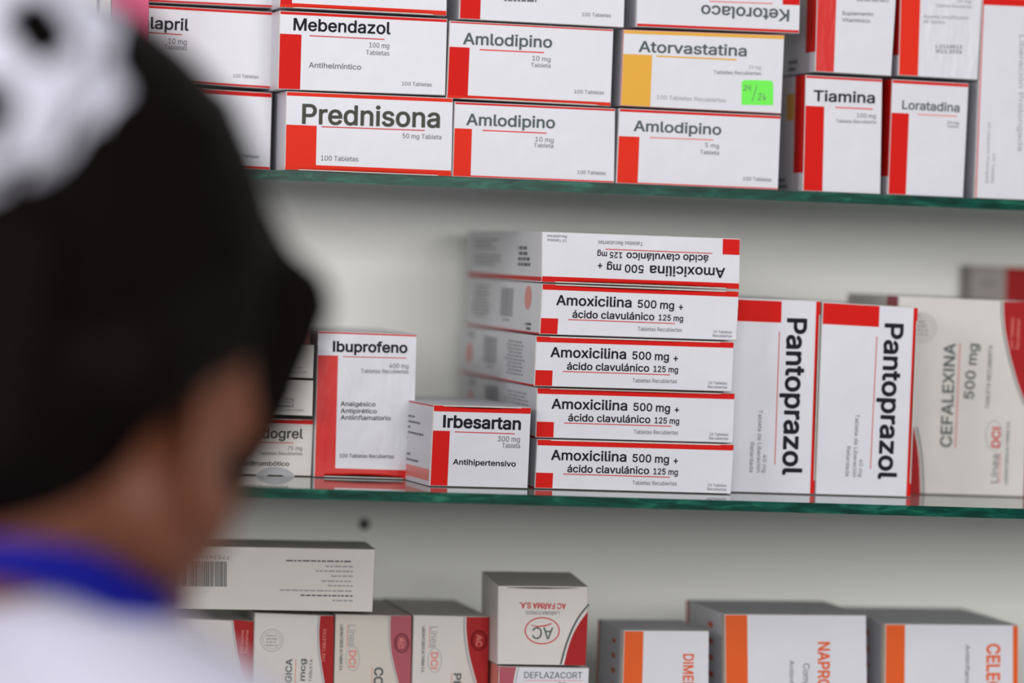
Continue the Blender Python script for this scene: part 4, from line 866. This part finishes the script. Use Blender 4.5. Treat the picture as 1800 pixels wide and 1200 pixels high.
linea(b, 613, 1097); b.text('CO', (658.5, 1172), (657, 1204), 15, 3, 'ink_slate'); b.line((654, 1172), (652, 1230), 1.2, 'red_pale'); b.done('front_panel')
b = low(727, 860, 1080.5, 1083.5, 724, 857, LB, depth=.10, card='card_cream', group=G3,
        label='upright box with red curved stripe left of the deflazacort box')
c = arc([(820, 1084), (820, 1110), (825, 1150), (838, 1200), (845, 1225)])
swoosh(b, (c, [(856, 1225), (857, 1200), (860, 1084)]), 'red_dark', 'ring_grey', 2.5, 3)
b.ring((842, 1125.5), 14.5, 18, 1.4, 'red_pale'); b.ring((842, 1125.5), 11.5, 14, 1, 'red_pale'); b.text('AC', (837.5, 1115), (836.5, 1136), 10, 0, 'red_pale')
linea(b, 757, 1100); b.text('PR', (798, 1182), (797, 1209), 12.5, 3, 'ink_slate'); b.line((794, 1182), (793, 1230), 1.2, 'red_pale'); b.done('front_panel')
# barcode box lying across
b = Box([(250, 957.5), (660, 965), (655, 1075.5), (247, 1069)], LB - .004, yaw=-3.5, depth=.055, card='card_cream', group='boxes lying across others on the lowest shelf',
        label='long pale box with a barcode lying upside down across the upright boxes')
rnd = random.Random(5); x = 305.0
while x < 397:
    w = rnd.choice((.9, .9, 1.6, 2.4)); m_ = 'ink_slate'
    if 357 < x < 366: w = 2.2
    b.area_px([(x, 985 + (x - 305) * .015), (x + w, 985 + (x - 305) * .015), (x + w, 1029.5 + (x - 305) * .015), (x, 1029.5 + (x - 305) * .015)], m_, TXT_Y)
    x += w + rnd.choice((.9, 1.2, 2.0))
b.text('7753454956012', (405, 976.5), (305, 974), 6, 0, 'ink_grey')
for k, (w, y) in enumerate(((117, 988), (48, 997), (65, 1005.5), (38, 1014), (55, 1023), (44, 1031), (128, 1040), (92, 1048.5), (36, 1057))):
    b.scrib(620 - w, y - w * .015, 620, 1, 1, 2.8, 'ink_grey' if k in (0, 7) else 'ink_light', .015, 40 + k, 0)
b.done('front_panel')
# deflazacort and the upside-down box on it
b = low(877, 1036, 1170.5, 1173.5, 876, 1035, LB - .02, depth=.08, card='card_white', group=G3,
        label='deflazacort box under the small upside-down box, its name at the lower border')
c = arc([(907.5, 1172), (904, 1190), (901, 1210), (900, 1250)])
b.area_px([(878, 1171.5)] + c + [(877, 1250)], 'red_muted')
for i in range(len(c) - 1):
    (x0, y0), (x1, y1) = c[i], c[i + 1]; b.area_px([(x0 + 3, y0), (x0 + 5, y0), (x1 + 5, y1), (x1 + 3, y1)], 'ring_grey')
b.lrect('red_pale', 0, 0, 1, 1)
b.text('DEFLAZACORT', (920.5, 1191.2), (1023.5, 1191.8), 10.5, 0, 'ink_slate'); b.line((920, 1195.3), (1024, 1195.8), 1, 'red_pale'); b.text('30 mg', (980, 1209), (1015, 1209.5), 10, 1, 'ink_slate'); b.done('front_panel')
b = Box([(875.7, 1029), (1034, 1030.7), (1029, 1169.7), (874.5, 1167.5)], LB - .022, yaw=0, depth=.045, card='card_cream', open_='top', slit=.0010, raise_back=.0035, red=None, group='boxes lying across others on the lowest shelf',
        label='small upside-down box with oval emblem, on the deflazacort box')
b.text('AC FARMA S.A.', (994.7, 1060.3), (913, 1058.8), 9.5, 3, 'red_line'); b.text('LABORATORIOS', (983.7, 1074.5), (924, 1073.4), 5.6, 0, 'ink_grey')
b.ring((953, 1108.2), 31, 24, 2.2, 'red_line'); b.text('AC', (972.5, 1102.8), (935, 1101.8), 20, 0, 'ink_slate')
sw = arc([(933, 1098), (945, 1099.5), (958, 1098), (969, 1094.5)])
b.area_px(sw + [(970, 1096.5), (958, 1100.8), (945, 1101.8), (933, 1099)], 'red_line')
c = arc([(1033.5, 1074), (1020, 1092), (1008, 1113), (999, 1137), (991, 1168.5)])
b.area_px(c + [(1029, 1169)], 'red_dark')
cg = arc([(1033.6, 1061), (1016, 1083), (1001.5, 1111), (991, 1140), (983.5, 1168.5)])
b.area_px(cg + [(x + 3.2, y + 1.2) for x, y in reversed(cg[:-1])], 'ink_slate')
b.done()
# orange striped boxes
G4 = 'orange striped boxes on the lowest shelf'
def orange_side(b):
    b.lrect('orange', .93, 0, 1, 1); b.lrect('card_raw', 0, 0, .06, 1)
    for k in range(9): b.lrect('orange', .30, .90 - .09 * k, .42, .93 - .09 * k)
OY = LOW_Y + .03
b = low(1096.7, 1246.7, 1107.5, 1108.5, 1094, 1246, OY, depth=.062, yaw=0, card='card_white', group=G4, label='smallest orange striped box, left of the naproxeno box')
q = b.S_(1129.5, 1150); b.bar('orange', 0, 0, q.x, 1); b.text('DIMENHIDRINATO', (1201.5, 1148), (1199, 1322), 18, 2, 'orange'); orange_side(b); b.done('front_panel')
b = low(1273.5, 1523, 1079, 1081, 1274.7, 1524.5, OY, depth=.085, card='card_white', group=G4, label='naproxeno box with orange stripe, in the middle of the orange striped row')
q = b.S_(1314, 1150); b.bar('orange', 0, 0, q.x, 1); b.text('NAPROXENO', (1438.5, 1127), (1437.5, 1278), 20, 3, 'orange')
b.text('Comprimidos', (1412, 1165), (1411, 1262), 11, 0, 'ink_slate'); b.text('Antiinflamatorio', (1388, 1160), (1387, 1262), 7.5, 0, 'ink_slate'); orange_side(b); b.done('front_panel')
b = low(1556, 1790.5, 1096, 1098.5, 1555, 1790.5, OY, depth=.10, card='card_white', group=G4, label='celecoxib box with orange stripes on both edges, rightmost of the row')
q = b.S_(1590, 1150); b.bar('orange', 0, 0, q.x, 1); q = b.S_(1781, 1150); b.bar('orange', q.x, 0, 1, 1)
b.text('CELECOXIB', (1735, 1131), (1734, 1279), 23, 3, 'orange'); b.text('Antiinflamatorio', (1697, 1133), (1696, 1236), 8, 0, 'ink_slate'); orange_side(b); b.done('front_panel')

# ------------------------------------------------------------------ the person in the foreground
mat('skin', (0.15, 0.050, 0.024), 0.55, 0.3, bump=0.1, bscale=90, mottle=0.12, mscale=18)
mat('hair', (0.004, 0.0028, 0.0024), 0.65, 0.03, bump=0.25, bscale=40, stretch=(1, 1, 7))
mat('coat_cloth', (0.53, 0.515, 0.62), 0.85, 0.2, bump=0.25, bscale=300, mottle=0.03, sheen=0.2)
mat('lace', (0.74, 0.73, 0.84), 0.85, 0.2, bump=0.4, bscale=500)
mat('collar_blue', (0.002, 0.004, 0.22), 0.75, 0.2, bump=0.2, bscale=300)
mat('trousers', (0.02, 0.025, 0.06), 0.85, 0.2, bump=0.2, bscale=200)
mat('shoe', (0.02, 0.018, 0.018), 0.4, 0.5)
mat('eye_white', (0.7, 0.68, 0.66), 0.2, 0.5)
mat('lips', (0.25, 0.08, 0.06), 0.5, 0.4)

class Blob:
    def __init__(s): s.bm = bmesh.new()
    def ell(s, T, c, r, rot=None):
        m = T @ Matrix.Translation(Vector(c) / 1000)
        if rot: m = m @ Matrix.Rotation(math.radians(rot[0]), 4, rot[1])
        m = m @ Matrix.Diagonal((r[0] / 1000, r[1] / 1000, r[2] / 1000, 1))
        bmesh.ops.create_icosphere(s.bm, subdivisions=4, radius=1, matrix=m)
    def cap(s, T, a, b, ra, rb, n=20):
        """tapered limb with rounded ends"""
        a = T @ (Vector(a) / 1000); b = T @ (Vector(b) / 1000); ra /= 1000; rb /= 1000
        d = (b - a); L = d.length; q = d.to_track_quat('Z', 'Y').to_matrix().to_4x4()
        m = Matrix.Translation((a + b) / 2) @ q
        bmesh.ops.create_cone(s.bm, cap_ends=True, segments=n, radius1=ra, radius2=rb, depth=L, matrix=m)
        bmesh.ops.create_icosphere(s.bm, subdivisions=3, radius=ra, matrix=Matrix.Translation(a))
        bmesh.ops.create_icosphere(s.bm, subdivisions=3, radius=rb, matrix=Matrix.Translation(b))
    def build(s, name, m, parent, voxel=0.004, smooth=8, factor=0.5):
        me = bpy.data.meshes.new(name); s.bm.to_mesh(me); s.bm.free()
        o = bpy.data.objects.new(name, me); COL.objects.link(o)
        r = o.modifiers.new('r', 'REMESH'); r.mode = 'VOXEL'; r.voxel_size = voxel; r.use_smooth_shade = True
        k = o.modifiers.new('s', 'SMOOTH'); k.iterations = smooth; k.factor = factor
        dg = bpy.context.evaluated_depsgraph_get(); dg.update()
        new = bpy.data.meshes.new_from_object(o.evaluated_get(dg))
        o.modifiers.clear(); o.data = new; bpy.data.meshes.remove(me); new.name = name
        new.materials.clear(); new.materials.append(M[m])
        new.polygons.foreach_set('use_smooth', [True] * len(new.polygons))
        if parent is not None:
            o.parent = parent; o.matrix_parent_inverse = parent.matrix_world.inverted()
        return o
def frame(origin, yaw, pitch, roll=0):
    return Matrix.Translation(origin) @ Matrix.Rotation(math.radians(yaw), 4, 'Z') @ Matrix.Rotation(math.radians(pitch), 4, 'X') @ Matrix.Rotation(math.radians(roll), 4, 'Y')

def person():
    HC = deep(45, 560, 1.50)
    NB = deep(-78, 1036, 1.475)
    foot = Vector((NB.x, NB.y, 0.0))
    root = bpy.data.objects.new('person', None); COL.objects.link(root); root.location = foot
    bpy.context.view_layer.update()
    tag(root, 'person seen from behind, white coat with blue collar, dark hair in lace covered bun', 'person')
    root.matrix_world = Matrix.Translation(foot)
    H = frame(HC, -32, -20, -4)
    B = frame(NB, -24, 0)
    zf = -NB.z * 1000
    # body: one continuous surface
    s = Blob()
    s.ell(H, (0, -5, 8), (72, 88, 80)); s.ell(H, (0, 32, -35), (57, 54, 72)); s.ell(H, (0, 45, -80), (48, 43, 34))
    s.ell(H, (0, 74, -98), (19, 17, 15)); s.ell(H, (0, 76, 8), (46, 15, 12))
    s.cap(H, (0, 86, -8), (0, 102, -40), 6, 11); s.ell(H, (9, 92, -44), (8, 9, 7)); s.ell(H, (-9, 92, -44), (8, 9, 7))
    for k in (-1, 1):
        s.ell(H, (k * 42, 58, -34), (20, 22, 18)); s.ell(H, (k * 56, 12, -62), (16, 30, 26))
        s.ell(H, (k * 74, -8, -46), (6, 16, 29), (k * 14, 'Z'))
        for j in range(15):
            g_ = math.radians(-70 + 20 * j)
            if j > 12: continue
            y0, z0 = 0, -45 + 29 * math.sin(g_)
            s.ell(H, (k * 81, -10 - 16 * math.cos(g_), z0), (6, 5, 6))
        s.ell(H, (k * 77, 2, -70), (7, 9, 10))
    s.ell(H, (0, 88, -70), (21, 9, 8))
    nk = H.inverted() @ NB * 1000
    s.cap(Matrix(), (H @ Vector((0, -.012, -.055))) * 1000, NB * 1000 + Vector((6, 25, -40)), 54, 52)
    s.ell(B, (0, 25, -150), (135, 85, 160)); s.ell(B, (0, 25, -330), (112, 80, 150)); s.ell(B, (0, 15, -520), (142, 95, 110))
    hands = {}
    for k in (-1, 1):
        s.cap(B, (0, 8, -40), (k * 118, 8, -98), 34, 32)
        sh, el, wr = (k * 144, 8, -116), (k * 178, 0, -335), (k * 120, 215, -330)
        s.cap(B, sh, el, 36, 32); s.cap(B, el, wr, 34, 23)
        # hand: palm, four fingers, thumb
        s.ell(B, (k * 114, 258, -330), (38, 45, 14)); s.cap(B, wr, (k * 116, 245, -330), 22, 24)
        for i, (fx, L_) in enumerate(((-30, 62), (-10, 72), (10, 68), (29, 52))):
            p0 = (k * 114 + k * -fx * -1, 290, -328); p1 = (p0[0] + k * fx * .05, 290 + L_ * .55, -338); p2 = (p1[0], 290 + L_ * .8, -362)
            s.cap(B, p0, p1, 9.5, 8.5, 10); s.cap(B, p1, p2, 8.5, 7.5, 10)
        s.cap(B, (k * 82, 235, -332), (k * 60, 272, -342), 12, 10, 10); s.cap(B, (k * 60, 272, -342), (k * 62, 298, -350), 10, 8, 10)
        s.cap(B, (k * 78, 12, -560), (k * 82, 22, zf + 460), 72, 50); s.cap(B, (k * 82, 22, zf + 460), (k * 84, 0, zf + 90), 50, 32)
        s.cap(B, (k * 84, -15, zf + 45), (k * 88, 110, zf + 32), 28, 22)
    s.build('body', 'skin', root, 0.0048, 5)
    # face details
    for k in (-1, 1):
        s = Blob(); s.ell(H, (k * 31, 74, -10), (12.5, 12.5, 12.5)); s.build('eye', 'eye_white', root, 0.0025, 2)
    s = Blob(); s.ell(H, (0, 92, -67), (20, 7, 4)); s.ell(H, (0, 91, -75), (18, 7, 5)); s.build('lips', 'lips', root, 0.0025, 2)
    # hair: swept up to the bun, a lock hanging in front of the ear
    bun = deep(-88, 104, 1.415)
    Hi = H.inverted()
    bl = Hi @ bun * 1000
    s = Blob()
    s.ell(H, (0, -14, 20), (84, 97, 87)); s.ell(H, (0, -42, -30), (66, 58, 62)); s.ell(H, (0, 28, 18), (80, 64, 62))
    for k in (-1, 1):
        s.cap(H, (k * 74, 40, 18), (k * 71, 40, -22), 17, 10); s.cap(H, (k * 71, 40, -22), (k * 66, 40, -46), 10, 4)
        s.cap(H, (k * 71, -12, -6), (k * 66, -55, -36), 20, 22)
    s.cap(H, (0, -40, 60), tuple(bl), 42, 30)
    s.ell(H, tuple(bl), (40, 40, 40))
    rnd = random.Random(11)
    for j in range(26):                                            # strands combed towards the bun
        a = math.radians(rnd.uniform(-175, 175)); x, z = math.sin(a), math.cos(a)
        p0 = (80 * x, -10 + rnd.uniform(-30, 30), 18 + 82 * z); p1 = (62 * x * .8, -70, 40 + 40 * z)
        s.cap(H, p0, p1, 7, 6, 8); s.cap(H, p1, (bl.x * .7, bl.y * .75, bl.z * .75), 6, 5, 8)
    for j in range(10):
        x = rnd.uniform(-50, 50); s.cap(H, (x * .8, -70, -70 + rnd.uniform(-8, 6)), (x * 1.1, -92, -10), 6, 7, 8)
    s.build('hair', 'hair', root, 0.0045, 3)
    # crocheted cover over the bun: a dome with openings and a ruffled rim
    ax = (CAM - bun).normalized() * 0.8 + (bun - HC).normalized() * 0.55; ax.normalize()
    q = ax.to_track_quat('Z', 'Y').to_matrix().to_4x4(); T = Matrix.Translation(bun) @ q @ Matrix.Rotation(math.radians(38), 4, 'Z')
    bm = bmesh.new(); NR, NA = 26, 96; grid = []
    for i in range(NR + 1):
        f = i / NR; row = []
        for j in range(NA):
            a = 2 * math.pi * j / NA
            if f < .7:
                ph = math.radians(4 + 96 * f / .7); r = 45 * math.sin(ph) + (1.5 * math.sin(8 * a) * f); z = 45 * math.cos(ph)
            else:
                g_ = (f - .7) / .3; r = 45 + 6 * g_ + 3.2 * g_ * math.sin(14 * a); z = -6 - 8 * g_ + 7 * g_ * math.cos(14 * a)
            row.append(bm.verts.new((r * math.cos(a) / 1000, r * math.sin(a) / 1000, z / 1000)))
        grid.append(row)
    def hole(f, a):
        # six petals near the crown and small round openings in a ring outside them
        k = 8; u = (a / (2 * math.pi) * 6 + .15) % 1 - .5   # petals
        if .12 < f < .42: return abs(u) < .33 * math.sin(math.pi * (f - .12) / .30)
        u = (a / (2 * math.pi) * 13) % 1 - .5
        if .48 < f < .61: return (u / .30) ** 2 + ((f - .545) / .062) ** 2 < 1
        return False
    for i in range(NR):
        for j in range(NA):
            if hole((i + .5) / NR, 2 * math.pi * (j + .5) / NA): continue
            bm.faces.new((grid[i][j], grid[i + 1][j], grid[i + 1][(j + 1) % NA], grid[i][(j + 1) % NA]))
    bmesh.ops.delete(bm, geom=[v for v in bm.verts if not v.link_faces], context='VERTS')
    me = bpy.data.meshes.new('bun_cover'); bm.to_mesh(me); bm.free(); me.materials.append(M['lace'])
    me.transform(T)
    o = bpy.data.objects.new('bun_cover', me); COL.objects.link(o); o.parent = root; o.matrix_parent_inverse = root.matrix_world.inverted()
    so = o.modifiers.new('thick', 'SOLIDIFY'); so.thickness = 0.003; so.offset = 1
    su = o.modifiers.new('sub', 'SUBSURF'); su.levels = 1; su.render_levels = 1
    o['label'] = 'white crocheted bun cover with openings'
    # white coat
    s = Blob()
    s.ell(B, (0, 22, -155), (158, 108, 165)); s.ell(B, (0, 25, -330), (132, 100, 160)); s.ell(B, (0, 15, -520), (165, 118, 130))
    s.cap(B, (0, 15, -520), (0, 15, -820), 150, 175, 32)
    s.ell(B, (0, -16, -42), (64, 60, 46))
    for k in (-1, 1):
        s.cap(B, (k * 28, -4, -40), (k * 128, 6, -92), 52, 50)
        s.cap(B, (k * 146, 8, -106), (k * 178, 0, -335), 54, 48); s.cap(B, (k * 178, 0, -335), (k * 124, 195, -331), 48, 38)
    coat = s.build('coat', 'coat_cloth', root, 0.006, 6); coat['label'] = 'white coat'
    # blue collar: a band standing round the neck, high behind and dropping to the front
    mb = MB(); n = 48; C2 = frame(NB, -24, -24)
    for k in range(n + 1):
        a = 2 * math.pi * k / n + math.pi / 2
        if True:
            for r, z in ((55, 15), (60, 15), (76, -11), (71, -15)):
                rr = r + 2 * math.sin(5 * a); p = C2 @ (Vector((rr * math.cos(a), rr * math.sin(a) * .95 + 12, z + 2)) / 1000)
                mb.v.append(tuple(p))
    mi = mb.mi('collar_blue')
    for k in range(n):
        for j in range(4):
            mb.f.append((4 * k + j, 4 * k + 4 + j, 4 * k + 4 + (j + 1) % 4, 4 * k + (j + 1) % 4)); mb.m.append(mi)
    o = mb.build('collar', None, True); o.parent = root; o.matrix_parent_inverse = root.matrix_world.inverted(); o['label'] = 'deep blue collar'
    # trousers and shoes
    s = Blob(); s.ell(B, (0, 15, -540), (155, 106, 110))
    for k in (-1, 1):
        s.cap(B, (k * 78, 12, -560), (k * 82, 22, zf + 460), 80, 60); s.cap(B, (k * 82, 22, zf + 460), (k * 84, 0, zf + 100), 60, 50)
    s.build('trousers', 'trousers', root, 0.008, 4)
    for k in (-1, 1):
        s = Blob(); s.cap(B, (k * 84, -18, zf + 45), (k * 84, -18, zf + 36), 36, 35); s.cap(B, (k * 84, -15, zf + 34), (k * 89, 120, zf + 28), 34, 27)
        s.build('shoe', 'shoe', root, 0.005, 3)
    return root
person()
